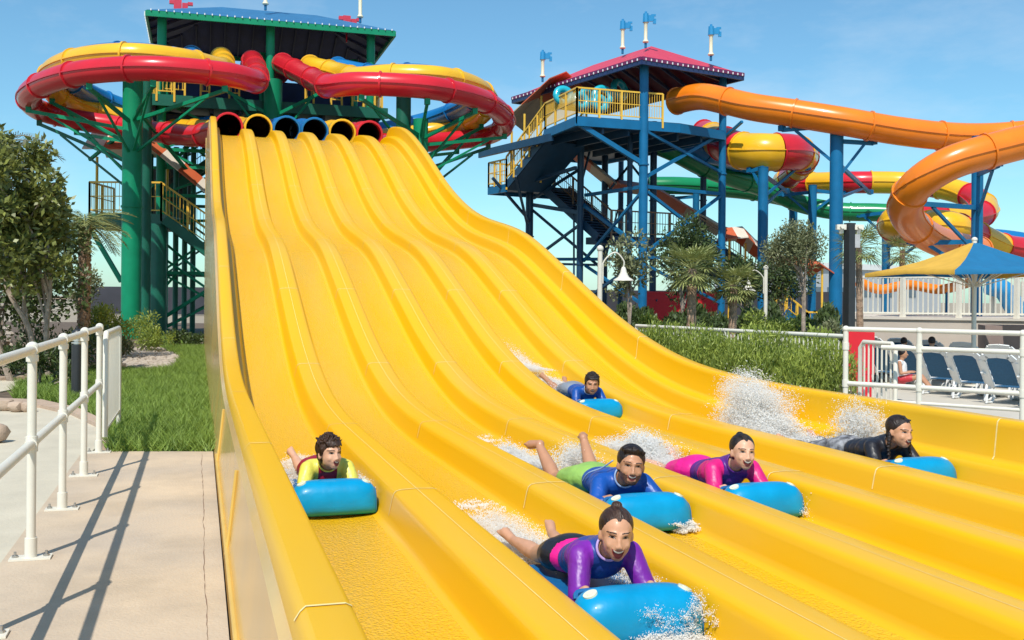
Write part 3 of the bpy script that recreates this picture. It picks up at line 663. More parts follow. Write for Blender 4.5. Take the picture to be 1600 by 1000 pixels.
g = G(); g.poly([A-Vector((0, 0, .5)), B-Vector((0, 0, .5)), B+nx-Vector((0, 0, .5)), A+nx-Vector((0, 0, .5))], h=.5); g.build('landing', DGS, ls)
railing([A+nx, A, B], ls, 1.1)
C_ = at(335, 405, 36.5); flight(B-Vector((0, 0, .2))+nx*.2, C_+nx*.2, 1.2, 14, ls, DGS); railing([B, C_+Vector((0, 0, .3))], ls, 1.1)
D0 = at(250, 312, 39); D1 = at(405, 200, 40); flight(D0, D1, 1.1, 16, ls, DGS); railing([D0, D1], ls, 1.0, m=mat('brown_rail', (.20, .12, .08), .5))
for u, v0, d, r in ((248, 350, 36.2, .3), (276, 230, 38, .10), (290, 230, 39, .10), (303, 230, 38.5, .10), (236, 240, 38.5, .10)):
    p = at(u, v0, d); g = G(); g.cyl((p.x, p.y, -.1), p, r, 12); g.build('column', DGS, ls, True)
for a, b, w_ in (((142, 358, 36), (190, 440, 36), .14), ((222, 365, 36.4), (240, 400, 36.4), .10), ((222, 430, 36.4), (240, 450, 36.4), .1), ((258, 380, 37), (330, 440, 37), .08), ((258, 405, 37), (330, 455, 37), .08), ((252, 455, 37.5), (276, 428, 37.5), .08), ((222, 180, 34), (320, 300, 38), .1), ((230, 300, 38), (320, 200, 38), .1), ((240, 262, 37), (320, 262, 37), .1), ((140, 250, 37), (225, 180, 36), .1), ((250, 500, 37), (330, 450, 37), .12), ((255, 320, 38), (330, 395, 38), .09), ((258, 200, 38), (330, 250, 38), .08), ((255, 225, 38), (325, 225, 38), .1), ((255, 345, 38), (325, 345, 38), .1)):
    g = G(); g.bar(at(*a), at(*b), w_); g.build('cross_brace', GST if random.random() < .6 else DGS, ls)
g = G()
pw = at(225, 300, 37.2); g.box((pw.x+.9, pw.y+1.9, 5.25), (1.5, .1, 2.0)); g.build('booth_wall', mat('grey_louvred_wall', (.10, .10, .10), .7, .3, 20), ls)
lc = thing('stair_canopy', 'orange and white striped stair canopy behind the big green column', 'canopy', tuple(gnd(250, 38)))
awning([at(148, 238, 37.5), at(240, 238, 37.5)], 2.2, lc, [AWW, AWO], ridge=.9, n=3)
awning([at(235, 225, 37), at(345, 315, 37)], 1.6, lc, [AWO, AWW], ridge=.35, n=4)
g = G(); a = at(232, 300, 35.9); 
for u, v in ((152, 245), (232, 262), (262, 262)): p = at(u, v, 37.4); g = G(); g.cyl((p.x, p.y, 4.2), p, .05, 8); g.build('canopy_post', YRL, lc)
# roof ornaments
def pennant(label, p, h, m, par=None, scale=1.0, grp=None):
    t = thing('flag_ornament', label, 'ornament', tuple(p), grp); s = scale
    g = G(); g.cyl(p, p+Vector((0, 0, .22*s)), .05*s, 8); g.build('mount', BST, t)
    g = G(); g.tube([p+Vector((0, 0, z*s)) for z in (.2, .24, .34, h-.1, h)], [.09*s, .13*s, .07*s, .07*s, .09*s], 12); g.build('pole', CRM, t, True)
    g = G(); z = h*s; X = Vector((CS, -SN, 0)); q = p+Vector((0, 0, z))
    g.cyl(q, q+Vector((0, 0, .34*s)), .13*s, 8, .11*s); g.cyl(q+Vector((0, 0, .34*s)), q+Vector((0, 0, .42*s)), .05*s, 8)
    g.box(q+X*.2*s+Vector((0, 0, .16*s)), (.26*s, .06, .24*s), -TH); g.box(q+X*.34*s+Vector((0, 0, .04*s)), (.12*s, .06, .20*s), -TH); g.box(q+X*.30*s+Vector((0, 0, .28*s)), (.18*s, .05, .08*s), -TH)
    g.build('flag', m, t); return t
CRM = mat('cream_plastic', (.72, .66, .46), .4, .05, 5); FBL = mat('bright_blue_plastic', (.02, .24, .50), .35, .05, 5); FRD = mat('pink_red_plastic', (.60, .04, .07), .35, .05, 5)
G1 = 'flag ornaments on the roofs'
pennant('cream pole ornament above the middle of the dark blue roof', at(415, 16, 39), 1.6, FBL, grp=G1)
pennant('cream pole ornament on the right half of the dark blue roof', at(563, 36, 40), 1.7, FBL, grp=G1)
for u, v, l in ((278, 8, 'pink red block ornament on the left end of the dark blue roof'), (542, 33, 'pink red block ornament on the right part of the dark blue roof')):
    p = at(u, v, 41); t = thing('block_ornament', l, 'ornament', tuple(p), G1); g = G(); g.box(p, (.30, .2, .40)); g.box(p+Vector((.28, 0, -.02)), (.22, .2, .22)); g.box(p+Vector((.48, 0, .08)), (.2, .16, .12)); g.box(p+Vector((-.22, 0, .10)), (.2, .16, .14)); g.box(p+Vector((0, 0, -.5)), (.06, .06, .7)); g.build('flag', FRD, t)
# far dark site fence seen behind the towers
FEN = mat('dark_site_fence', (.035, .035, .045), .8, .2, 1)
g = G(); a, b = at(120, 455, 75), at(520, 455, 75); a.z = b.z = 0; g.poly([a, b, b+Vector((.1, .3, 0)), a+Vector((.1, .3, 0))], h=2.0); tag(g.build('site_fence', FEN), 'dark site fence low behind the green tower', 'fence')
g = G(); p = gnd(231, 46); g.cyl((p.x, p.y, -.1), (p.x, p.y, 4.2), .42, 20); tag(g.build('storage_cylinder', mat('white_tank_paint', (.72, .72, .74), .5), smooth=True), 'white upright cylinder seen just right of the big green column', 'tank')
# ---------------------------------------------------------------- blue tower on the right
def rt(lat, d, z): return Vector((lat*CS+d*SN, d*CS-lat*SN, z))
E1 = rt(4.3, 2.6, 0).normalized(); E2 = rt(-4.7, 7.7, 0).normalized()
F0 = at(1003, 92, 38.0); F0.z = 10.35
bt = thing('ride_tower', 'blue steel launch tower with a red hipped roof right of the slide', 'tower', tuple(gnd(1000, 41)))
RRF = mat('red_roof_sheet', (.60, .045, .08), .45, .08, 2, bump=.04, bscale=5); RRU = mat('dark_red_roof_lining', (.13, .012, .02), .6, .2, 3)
c = [F0, F0+E1*5.1, F0+E1*5.1+E2*9.2, F0+E2*9.2]; a1 = F0+E1*2.55+E2*2.6+Vector((0, 0, 1.3)); a2 = F0+E1*2.55+E2*6.6+Vector((0, 0, 1.3))
V = [tuple(p) for p in c]+[tuple(a1), tuple(a2)]
g = G(); g.add(V, [(0, 1, 4), (1, 2, 5, 4), (2, 3, 5), (3, 0, 4, 5)]); rr_ = g.build('roof', RRF, bt)
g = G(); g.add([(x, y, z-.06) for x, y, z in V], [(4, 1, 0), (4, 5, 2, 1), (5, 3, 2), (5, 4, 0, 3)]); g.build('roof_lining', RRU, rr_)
g = G()
for i in range(4): g.bar(c[i]-Vector((0, 0, .16)), c[(i+1) % 4]-Vector((0, 0, .16)), .10, .18)
for i in range(1, 9):
    p = F0+E2*9.2*i/9; q = p+E1*5.1; m_ = (p+q)/2+Vector((0, 0, min(1.3, .5*min(i, 9-i))-.12)); g.bar(p-Vector((0, 0, .12)), m_-Vector((0, 0, .12)), .07, .12); g.bar(m_-Vector((0, 0, .12)), q-Vector((0, 0, .12)), .07, .12)
g.build('rafter', mat('dark_blue_rafter', (.02, .04, .12), .5), rr_)
g = G(); 
for i in range(4): g.bar(c[i]-Vector((0, 0, .03)), c[(i+1) % 4]-Vector((0, 0, .03)), .14, .13)
g.build('fascia', mat('purple_fascia', (.16, .02, .09), .5), rr_)
bulbs(c[3]-E1*.09-E2*.0, c[0]-E1*.09, 30, rr_, .05, .02); bulbs(c[0]-E2*.09, c[1]-E2*.09, 20, rr_, .05, .02)
def spost(par, px, v0, d, r, m=BST, name='column', zt=None):
    p = at(px, v0, d); g = G(); g.cyl((p.x, p.y, -.1), (p.x, p.y, zt or p.z), r, 18); g.cyl((p.x, p.y, 0), (p.x, p.y, .08), r*1.4, 18)
    for k in (.33, .62): g.cyl((p.x, p.y, p.z*k), (p.x, p.y, p.z*k+.05), r*1.25, 18)
    g.build(name, m, par, True); return p
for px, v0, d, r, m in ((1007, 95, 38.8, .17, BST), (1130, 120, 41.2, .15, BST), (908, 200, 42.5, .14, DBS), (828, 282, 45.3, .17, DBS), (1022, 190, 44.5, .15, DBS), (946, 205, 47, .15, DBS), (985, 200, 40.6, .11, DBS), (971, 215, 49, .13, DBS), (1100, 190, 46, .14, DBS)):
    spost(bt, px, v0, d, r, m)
# deck
ZK = 8.15
def pz(u, v, z): # place on the level z
    return on(u, v, z)
dk4 = [rt(*((899-800)/1600*37.9, 37.9), ZK), rt((1060-800)/1600*39.3, 39.3, ZK), rt((1130-800)/1600*41.0, 41.0, ZK), rt(4.2, 49, ZK), rt(1.3, 47, ZK), rt((850-800)/1600*41.0, 41.0, ZK)]
g = G(); g.poly([p-Vector((0, 0, .22)) for p in dk4], h=.22); dq = g.build('deck', DBS, bt)
g = G()
for a, b in zip(dk4, dk4[1:]+dk4[:1]): g.bar(a-Vector((0, 0, .2)), b-Vector((0, 0, .2)), .12, .34)
g.build('edge_beam', BST, dq)
g = G()
for i in range(1, 8): p = dk4[5].lerp(dk4[0], i/8) if i < 3 else dk4[0].lerp(dk4[2], (i-2)/6); g.bar(p-Vector((0, 0, .42)), p+E2*7*(.8)-Vector((0, 0, .42)), .1, .3)
g.build('floor_beam', DBS, dq)
railing([dk4[5], dk4[0], rt((1003-800)/1600*38.8, 38.8, ZK), rt((1033-800)/1600*39.0, 39.0, ZK)], bt, 1.05, post_sp=.95, sp=.1)
MESHP = mat('mesh_guard_panel', (.45, .38, .22), .6, .1, 20)
# stair from the deck down to the left landing
ZL = 6.25
s0 = dk4[5]; dn = Vector((0, 0, ZL-ZK)); L1 = s0+E2*3.0+dn; L0 = s0+E2*4.5+dn; L2 = L1+E1*3.4; L3 = L0+E1*3.4
g = G(); g.poly([p-Vector((0, 0, .2)) for p in (L0, L1, L2, L3)], h=.2); g.build('landing', DBS, bt)
g = G(); 
for a, b in ((L0, L1), (L0, L3), (L2, L3)): g.bar(a-Vector((0, 0, .2)), b-Vector((0, 0, .2)), .1, .3)
g.build('landing_beam', BST, bt)
railing([L3, L0, L1], bt, 1.05, post_sp=.6)
flight(s0+E1*1.0-Vector((0, 0, .25)), L1+E1*1.0+Vector((0, 0, -.05)), 1.9, 14, bt, DBS, plate=True); railing([s0, L1+Vector((0, 0, .1))], bt, 1.05, post_sp=.7)
railing([s0+E1*2.0, L1+E1*2.0+Vector((0, 0, .1))], bt, 1.05, post_sp=.7)
M0 = L1+E1*2.6+E2*.2; M1 = at(955, 372, 42.5); flight(M0, M1, 1.6, 18, bt, DBS, plate=True); BRL = mat('brown_painted_rail', (.25, .15, .09), .5, .1, 5)
railing([M0+Vector((0, 0, .15)), M1+Vector((0, 0, .15))], bt, 1.0, m=BRL)
g = G(); q0 = at(955, 368, 42.5); q1 = at(1090, 358, 44.5); q1.z = q0.z; g.poly([q0-Vector((0, 0, .3)), q1-Vector((0, 0, .3)), q1+E2*1.8-Vector((0, 0, .3)), q0+E2*1.8-Vector((0, 0, .3))], h=.3); g.build('landing', DBS, bt)
railing([q0, q1], bt, 1.05, m=BRL, post_sp=.8); flight(q1, at(1190, 440, 45.5), 1.3, 14, bt, DBS); railing([q1, at(1190, 438, 45.5)], bt, 1.0, m=BRL)
flight(at(1060, 385, 46), at(1170, 470, 46), 1.2, 12, bt, DBS)
# bracing
for (a, b, w_, m) in [((899, 190, 38), (1003, 255, 38.8), .17, BST), ((1003, 280, 38.8), (1125, 210, 41), .12, BST), ((1010, 205, 38.8), (1128, 270, 41.1), .10, BST), ((1011, 292, 38.9), (1126, 303, 41.1), .13, BST),
    ((915, 305, 42.5), (1003, 292, 38.9), .13, BST), ((912, 320, 42.5), (1003, 388, 39), .13, BST), ((912, 408, 42.5), (1003, 300, 38.9), .10, BST), ((1012, 300, 38.9), (1128, 390, 41.1), .11, BST), ((1012, 392, 38.9), (1128, 305, 41.1), .11, BST),
    ((1012, 402, 38.9), (1128, 404, 41.1), .12, BST), ((1011, 415, 38.9), (1128, 475, 41.2), .10, BST), ((915, 415, 42.5), (1003, 475, 39), .10, BST), ((832, 320, 45.3), (905, 332, 42.5), .16, DBS), ((832, 328, 45.3), (935, 415, 43.2), .10, DBS), ((834, 310, 45), (905, 265, 42.5), .10, DBS),
    ((840, 400, 44.8), (905, 352, 42.5), .10, DBS), ((770, 278, 43.5), (828, 345, 45), .10, DBS), ((806, 275, 42.5), (824, 350, 45), .10, DBS), ((856, 405, 44.8), (1003, 405, 41), .13, BST), ((858, 412, 44.8), (930, 414, 43), .1, DBS),
    ((900, 262, 41), (828, 285, 44), .13, DBS), ((1030, 200, 44), (950, 300, 46), .08, DBS), ((950, 210, 46), (1020, 300, 44), .08, DBS), ((1135, 212, 41.2), (1160, 190, 40.2), .1, BST), ((930, 205, 44), (905, 300, 43), .07, DBS), ((965, 330, 46), (930, 470, 46), .08, DBS), ((1025, 405, 44), (1100, 470, 46), .09, DBS), ((1025, 470, 44), (1100, 405, 46), .09, DBS), ((912, 470, 42.5), (1003, 405, 39), .10, DBS), ((897, 330, 43), (897, 430, 43), .08, DBS)]:
    g = G(); g.bar(at(*a), at(*b), w_); g.build('cross_brace', m, bt)
# person sized rings waiting on the deck
RNG_ = mat('turquoise_ring', (.01, .40, .50), .3, .05, 5, coat=.4)
def torus(g, c, R_, r, axis, k=20, kk=10):
    ax = Vector(axis).normalized(); u = ax.cross(Vector((0, 0, 1)));
    if u.length < .1: u = Vector((1, 0, 0))
    u.normalize(); w_ = u.cross(ax)
    g.grid([[Vector(c)+(u*math.cos(a)+w_*math.sin(a))*(R_+r*math.cos(b))+ax*r*math.sin(b) for b in [2*math.pi*j/kk for j in range(kk)]] for a in [2*math.pi*i/k for i in range(k+1)]], close=True)
for i, (u, v, d, rr, l) in enumerate([(881, 150, 39.8, .30, 'turquoise inflatable ring standing at the left end of the red roofed deck'), (908, 158, 39.6, .26, 'turquoise inflatable ring leaning low behind the yellow rail, second from the left'), (918, 153, 41, .30, 'turquoise inflatable ring in the middle of the group behind the yellow rail'), (942, 150, 40.2, .33, 'large turquoise inflatable ring right of the middle behind the yellow rail'), (938, 162, 39.4, .25, 'turquoise inflatable ring low at the right behind the yellow rail'), (968, 140, 42, .34, 'shaded turquoise inflatable ring at the right end of the group')]):
    p = at(u, v, d); g = G(); torus(g, p, rr, .14, rt(.3+.3*(i % 3), -1, .3)); tag(g.build('inflatable_ring', RNG_, smooth=2), l, 'float ring', 'rings waiting on the red roofed deck')
# canopies
can = thing('stair_canopy', 'orange and tan striped canopy over the upper stairs of the blue tower', 'canopy', tuple(gnd(860, 43)))
TAN = mat('tan_canopy_sheet', (.50, .38, .26), .6, .05, 3)
awning([at(885, 128, 43.0), at(800, 205, 45.2)], 2.1, can, [AWO, TAN], ridge=.45, n=2)
g = G()
for u, v in ((846, 150), (820, 178), (800, 205)): p = at(u, v, 43.5); g = G(); g.cyl((p.x, p.y, 6.3), p, .05, 8); g.build('canopy_post', YRL, can)
can = thing('stair_canopy', 'long orange and tan striped canopy running down through the blue tower to the ground', 'canopy', tuple(gnd(1000, 46)))
awning([at(890, 235, 46), at(960, 292, 46), at(1020, 300, 46.3), at(1130, 365, 46.5), at(1165, 375, 46.5)], 2.3, can, [AWO, TAN], ridge=.35, n=2)
can = thing('stair_canopy', 'white and orange gabled canopy above the trees at the foot of the stairs', 'canopy', tuple(gnd(1180, 43)))
awning([at(1128, 375, 43), at(1160, 372, 43), at(1180, 392, 43), at(1215, 418, 43)], 2.3, can, [AWO, AWW], ridge=.5, n=2)
g = G()
for u, v in ((1140, 372), (1165, 380), (1195, 410)): p = at(u, v, 43); g = G(); g.cyl((p.x, p.y, 0), p, .05, 8); g.build('canopy_post', YRL, can)
for u, v, d, h, l in ((848, 128, 44, .95, 'cream pole with a bright blue block flag, leftmost of the four by the red roof'), (973, 84, 42, 1.0, 'cream pole with a bright blue block flag left of the red roof peak'), (1009, 75, 40, 1.0, 'tallest cream pole with a bright blue block flag in front of the red roof peak'), (1111, 95, 40, 1.0, 'cream pole with a bright blue block flag on the right slope of the red roof')):
    pennant(l, at(u, v, d), h, FBL, grp=G1)
# ---------------------------------------------------------------- big tube slides on the right
OP = [at(*a) for a in [(1058, 158, 40.2), (1095, 151, 39), (1135, 158, 38.2), (1180, 168, 37.4), (1240, 177, 36.8), (1320, 190, 36.2), (1400, 204, 36.2), (1480, 213, 36.4), (1550, 214, 36.6), (1630, 208, 36), (1700, 203, 34), (1710, 206, 31.5), (1630, 216, 30.2), (1560, 232, 29.8), (1485, 255, 29.8), (1432, 290, 30.3), (1414, 325, 31.3), (1432, 356, 32.8), (1475, 380, 34.6), (1530, 392, 36.5)]]
tube_slide('tube_slide', 'large orange closed tube slide leaving the blue tower and curling back at right', OP, .50, [ORG], 2.7)
tube_slide('tube_slide', 'red and yellow striped tube slide looping behind the blue columns', [at(*a) for a in [(1100, 205, 46), (1126, 222, 43.5), (1158, 235, 41.8), (1200, 238, 41), (1238, 238, 41.6), (1256, 246, 43.6), (1250, 262, 46), (1232, 277, 48), (1225, 285, 49.5), (1262, 286, 49.5), (1330, 285, 47.5), (1410, 286, 47), (1470, 293, 46), (1520, 308, 44.5), (1540, 330, 42.5), (1500, 342, 41), (1440, 340, 40), (1400, 345, 40), (1405, 362, 42), (1470, 352, 38), (1520, 366, 39), (1570, 386, 40), (1640, 392, 41)]], .5, [RED, YLW], 1.7,
    rs=[(0, .5), (.05, .70), (.12, .76), (.17, .72), (.25, .5), (.6, .52), (.74, .6), (.85, .58), (1, .45)])
tube_slide('tube_slide', 'green tube slide running low behind the striped one', [at(*a) for a in [(1030, 228, 45), (1058, 240, 45), (1100, 262, 46), (1150, 280, 47), (1200, 296, 48), (1250, 318, 48), (1310, 330, 47.5), (1370, 332, 47), (1430, 336, 46.5), (1480, 348, 46)]], .42, [GRN], 2.8)
tube_slide('tube_slide', 'short blue tube slide between the tower column and the striped slide', [at(*a) for a in [(1040, 208, 45.5), (1070, 222, 44.5), (1110, 240, 44.3), (1150, 252, 46), (1190, 262, 48)]], .42, [BLU], 2.5)
tube_slide('tube_slide', 'flat green flume crossing behind the middle of the blue tower', [at(*a) for a in [(1015, 290, 49), (1060, 290, 49), (1110, 293, 49.5), (1180, 300, 50), (1240, 312, 51)]], .42, [GRN], 2.8)
tube_slide('tube_slide', 'low blue tube slide disappearing behind the parasol', [at(*a) for a in [(1540, 372, 44), (1575, 375, 44), (1620, 382, 44), (1680, 392, 44)]], .42, [BLU], 2.5)
B4 = 'blue columns under the tube slides'
def bpost(label, px, v0, d, r, m, arms):
    top = at(px, v0, d); t = thing('support_column', label, 'column', (top.x, top.y, 0), B4)
    g = G(); g.cyl((top.x, top.y, -.1), (top.x, top.y, top.z), r, 24); g.cyl((top.x, top.y, 0), (top.x, top.y, .06), r*1.35, 24); g.cyl((top.x, top.y, top.z), (top.x, top.y, top.z+.02), r*1.04, 24); g.build('shaft', m, t, True)
    for (u, v, d2), dv in arms:
        a = at(u, v, d2); g = G(); s = Vector((top.x, top.y, a.z+.1)); s2 = Vector((top.x, top.y, a.z-dv)); g.bar(s, a, .11, .15); g.bar(s2, a.lerp(s, .25)-Vector((0, 0, .06)), .08, .1); g.box(a+Vector((0, 0, .06)), (.2, .2, .2), .3); g.build('arm', m, t)
bpost('widest and nearest blue column, bare top level with the orange tube', 1308, 180, 36.6, .235, BST, [((1222, 203, 37), 1.3), ((1365, 224, 36.4), 1.3), ((1360, 302, 46), 1.2)])
bpost('blue column under the red and yellow bowl', 1193, 262, 40.5, .20, BST, [((1172, 268, 41), .9), ((1262, 264, 42.5), 1.4), ((1230, 300, 46), 1.2)])
bpost('slim blue column behind the grey green tree', 1270, 290, 47, .19, BST, [((1320, 303, 47.5), .9), ((1220, 305, 47.5), 1.0)])
bpost('blue column crossing the orange curl at right', 1528, 214, 33.5, .18, BST, [((1432, 318, 31.2), 1.4), ((1560, 258, 30.4), 1.3), ((1424, 380, 33), 1.0)])
bpost('short blue column low under the striped slide', 1385, 345, 46, .18, BST, [((1340, 338, 47), 1.0), ((1450, 380, 42), .9)])
bpost('distant blue column between the bowl and the wide column', 1240, 300, 50, .2, BST, [((1200, 305, 50), .8)])
bpost('blue column seen through the gap right of the tower', 1088, 300, 49, .16, BST, [((1050, 310, 49), .8)])
# ---------------------------------------------------------------- planting and street furniture right of the slide
PAV = mat('pale_pool_deck', (.55, .50, .42), .85, .06, 1.5, bump=.1)
g = G(); g.poly([(p.x, p.y, PD-.08) for p in HOLE][::-1], h=.08); tag(g.build('pool_deck', PAV), kind='structure')
g = G(); g.poly([rl(940, 17, -.02), rl(1310, 11.0, -.02), rl(1340, 12.5, -.02), rl(1340, 24, -.02), rl(1560, 40, -.02), rl(900, 44, -.02)], h=.035); tag(g.build('planting_bed', SOIL), kind='structure')
hedge('bright feathery green hedge along the right wall of the yellow slide', (975, 1296), 15.5, 11.7, .93, 46000, .085, .015, LF_HEDGE, 41, 1.15)
hedge('darker green hedge behind the white fence below the blue tower', (930, 1310), 29, 27, 1.15, 16000, .16, .07, LF_DK, 42, 1.6)
hedge('light green low hedge directly behind the white fence right of the slide', (985, 1300), 21, 18, .80, 9000, .12, .045, LF_HEDGE, 43, 1.2)
# white fence behind the hedge
fe = thing('picket_railing', 'long low white pipe fence behind the bright hedge', 'railing', tuple(rl(1150, 14.5)))
fa, fb = rl(995, 16.6), rl(1322, 12.4)
g = G(); g.cyl(fa+Vector((0, 0, .95)), fb+Vector((0, 0, .95)), .028, 10); g.cyl(fa+Vector((0, 0, .15)), fb+Vector((0, 0, .15)), .02, 8); g.build('rail', WP, fe, True)
for i in range(5): p = fa.lerp(fb, i/4); g = G(); g.cyl(p, p+Vector((0, 0, .97)), .026, 10); g.build('post', WP, fe, True)
for i in range(60):
    p = fa.lerp(fb, (i+.5)/60); g = G(); g.cyl(p+Vector((0, 0, .15)), p+Vector((0, 0, .9)), .010, 6); g.build('bar', WP, fe, True)
# railing in front of the loungers
ra = at(1322, 515, 10.2); rb = at(1599, 521, 9.2); rz_ = 1.10; ra.z = rb.z = 0
rr2 = thing('handrail', 'white pipe handrail with three rails between the slide and the loungers', 'railing', tuple(ra))
rc = rb+(rb-ra)*1.2; U = lambda z: Vector((0, 0, z))
for z, t0 in ((1.10, 0), (.93, .22), (.56, 0), (.41, 0)):
    g = G(); g.cyl(ra.lerp(rb, t0)+U(z), rc+U(z), .024 if z > .9 or z == .56 else .017, 12); g.build('rail', WP, rr2, True)
for t in (0, .44, 1.0, 1.6, 2.2):
    p = ra+(rb-ra)*t; g = G(); g.cyl(p+U(PD), p+U(1.11), .026, 14); g.ell(p+U(1.10), (.034, .034, .034))
    for z in (.56, .93): g.cyl(p+U(z-.035), p+U(z+.035), .033, 12)
    g.cyl(p, p+U(.1), .034, 14); g.build('post', WP, rr2, True)
gt = thing('gate', 'white barred gate panel at the left end of the lounger railing', 'gate', tuple(rl(1360, 10.9)))
ga, gb = rl(1345, 10.6), rl(1400, 10.1)
g = G(); g.tube([ga+U(.1), ga+U(.9), ga.lerp(gb, .1)+U(.96), ga.lerp(gb, .9)+U(.96), gb+U(.9), gb+U(.1)], .022, 10); g.cyl(ga+U(.2), gb+U(.2), .016, 8); g.build('frame', WP, gt, True)
for i in range(7): p = ga.lerp(gb, (i+1)/8); g = G(); g.cyl(p+U(.2), p+U(.96), .010, 6); g.build('bar', WP, gt, True)
# loungers
WPL = mat('white_moulded_plastic', (.74, .74, .72), .35, .04, 6); SLG = mat('blue_mesh_sling', (.012, .095, .20), .6, .12, 30, bump=.2, bscale=120)
def lounger(loc, rz, label, backang=52):
    t = thing('sun_lounger', label, 'sun lounger', tuple(loc), 'white and blue sun loungers', rz)
    # local x: from head to foot; y: width
    W = .31; a = R(backang); hb = Vector((.62, 0, .33)); hx = Vector((-math.cos(a), 0, math.sin(a)))
    g = G()
    for s in (-1, 1): g.tube([(.62, s*W, .33), (1.2, s*W, .33), (1.75, s*W, .33), (1.88, s*W*.8, .33)], [.032, .03, .03, .026], 8)
    g.tube([(1.86, -W*.85, .33), (1.90, 0, .33), (1.86, W*.85, .33)], .028, 8); f = g.build('frame', WPL, t, True, local=True)
    g = G(); g.box((1.22, 0, .34), (1.16, .52, .012)); g.build('seat_sling', SLG, t, local=True)
    g = G(); L = .80
    P = [hb+Vector((0, -W, 0)), hb+hx*L*.85+Vector((0, -W*.98, 0)), hb+hx*L+Vector((0, -W*.72, 0)), hb+hx*L*1.03, hb+hx*L+Vector((0, W*.72, 0)), hb+hx*L*.85+Vector((0, W*.98, 0)), hb+Vector((0, W, 0))]
    nx = Vector((hx.z, 0, -hx.x))
    for p, q in zip(P, P[1:]): g.bar(p, q, .13, .03, up=tuple(nx))
    b = g.build('backrest_frame', WPL, t, local=True)
    g = G(); g.poly([hb+Vector((0, -W*.72, 0))+hx*.06, hb+Vector((0, W*.72, 0))+hx*.06, hb+hx*L*.82+Vector((0, W*.72, 0)), hb+hx*L*.92+Vector((0, W*.6, 0)), hb+hx*L*.92+Vector((0, -W*.6, 0)), hb+hx*L*.84+Vector((0, -W*.72, 0))], up=tuple(nx*.012)); g.build('back_sling', SLG, t, local=True)
    g = G()
    for s in (-1, 1):
        g.tube([(.30, s*(W+.05), .62), (.45, s*(W+.06), .60), (.85, s*(W+.06), .58), (.98, s*(W+.05), .52), (1.0, s*(W+.03), .35)], .026, 8)
        g.tube([hb+hx*.30+Vector((0, s*W, 0)), (.30, s*(W+.05), .62)], .02, 6)
    g.build('armrest', WPL, t, True, local=True)
    for s in (-1, 1):
        for x0, x1 in ((.45, .75), (1.55, 1.80)):
            g = G(); g.tube([(x0+.1, s*W, .33), (x0, s*(W+.01), .16), (x0-.02, s*(W+.01), .03), (x0+.2, s*(W+.01), .02), (x1+.02, s*(W+.01), .10), (x1, s*W, .33)], .024, 8); g.build('leg', WPL, t, True, local=True)
    g = G(); g.cyl((1.7, -W, .07), (1.7, W, .07), .07, 14); g.build('wheel_axle', WPL, t, True, local=True)
    return t
l0 = rt(7.75, 25.2, PD); l1 = rt(9.35, 18.4, PD); dr = (l1-l0).normalized(); ang = math.atan2(dr.y, dr.x)+R(118)
names = ['sun lounger farthest left in the front row, behind the white gate bars', 'second sun lounger of the front row, partly behind the gate', 'third sun lounger of the front row, where the bather in a white top sits beside', 'fourth sun lounger of the front row, left of the middle railing post', 'fifth sun lounger of the front row, just right of the middle railing post', 'sixth sun lounger of the front row, centred between the two railing posts', 'seventh sun lounger of the front row, left of the last railing post', 'eighth sun lounger of the front row, cut off by the right edge of the photo']
base = lounger(l0, ang, names[0])
for i in range(1, 8): copy_thing(base, l0.lerp(l1, i/7), ang, names[i])
m0 = rt(9.6, 27.6, PD); m1 = rt(11.2, 21.8, PD)
nb = ['second row sun lounger at the far left, in front of the red sign', 'second row sun lounger under the first seated head', 'second row sun lounger directly left of the parasol pole', 'second row sun lounger directly right of the parasol pole', 'second row sun lounger in front of the brown terrace wall', 'second row sun lounger at the right edge of the photo']
for i in range(6): copy_thing(base, m0.lerp(m1, i/5), ang, nb[i])
# terrace wall with pickets
TW = mat('beige_terrace_wall', (.50, .43, .36), .85, .05, 1.5, bump=.15, bscale=40); TWC = mat('pale_coping', (.60, .54, .46), .8, .05, 3)
t0, t1 = rl(1326, 31, PD), rl(1800, 28.5, PD); nx = Vector((-(t1-t0).y, (t1-t0).x, 0)).normalized()*8
tr = thing('terrace', 'beige raised terrace with a low retaining wall behind the loungers', 'terrace', tuple(t0))
g = G(); g.poly([t0, t1, t1+nx, t0+nx], h=.84-PD); g.build('wall', TW, tr)
g = G(); k = nx.normalized()*.06; t0, t1 = t0-U(PD), t1-U(PD); g.poly([t0-k+U(.84), t1-k+U(.84), t1+nx+U(.84), t0+nx+U(.84)], h=.07); g.build('coping', TWC, tr)
bw = rl(1540, 27.0, PD); g = G(); g.poly([bw, bw+(t1-t0).normalized()*5, bw+(t1-t0).normalized()*5+nx*.2, bw+nx*.2], h=1.36); tag(g.build('planter_wall', mat('shade_darkened_render', (.24, .18, .16), .85, .08, 2)), 'low brown wall in front of the terrace at right, shade painted into its colour', 'wall')  # the dark brown has the shade on this wall mixed into its colour
pf = thing('picket_fence', 'white picket fence of upright bars on top of the terrace', 'fence', (t0.x, t0.y, .93))
h0 = t0+nx.normalized()*.2+U(.91); h1 = t1+nx.normalized()*.2+U(.91); Lf = (h1-h0).length
g = G(); g.bar(h0+U(1.2), h1+U(1.2), .06, .05); g.bar(h0+U(.12), h1+U(.12), .05, .05); g.build('rail', WP, pf)
n = int(Lf/.14)
for i in range(n):
    p = h0.lerp(h1, i/n); big = i % 11 == 0; g = G(); w_ = .13 if big else .034
    g.box(p+U(.64 if not big else .62), (w_, w_, 1.14 if not big else 1.26), .2); g.build('post' if big else 'picket', WP, pf)
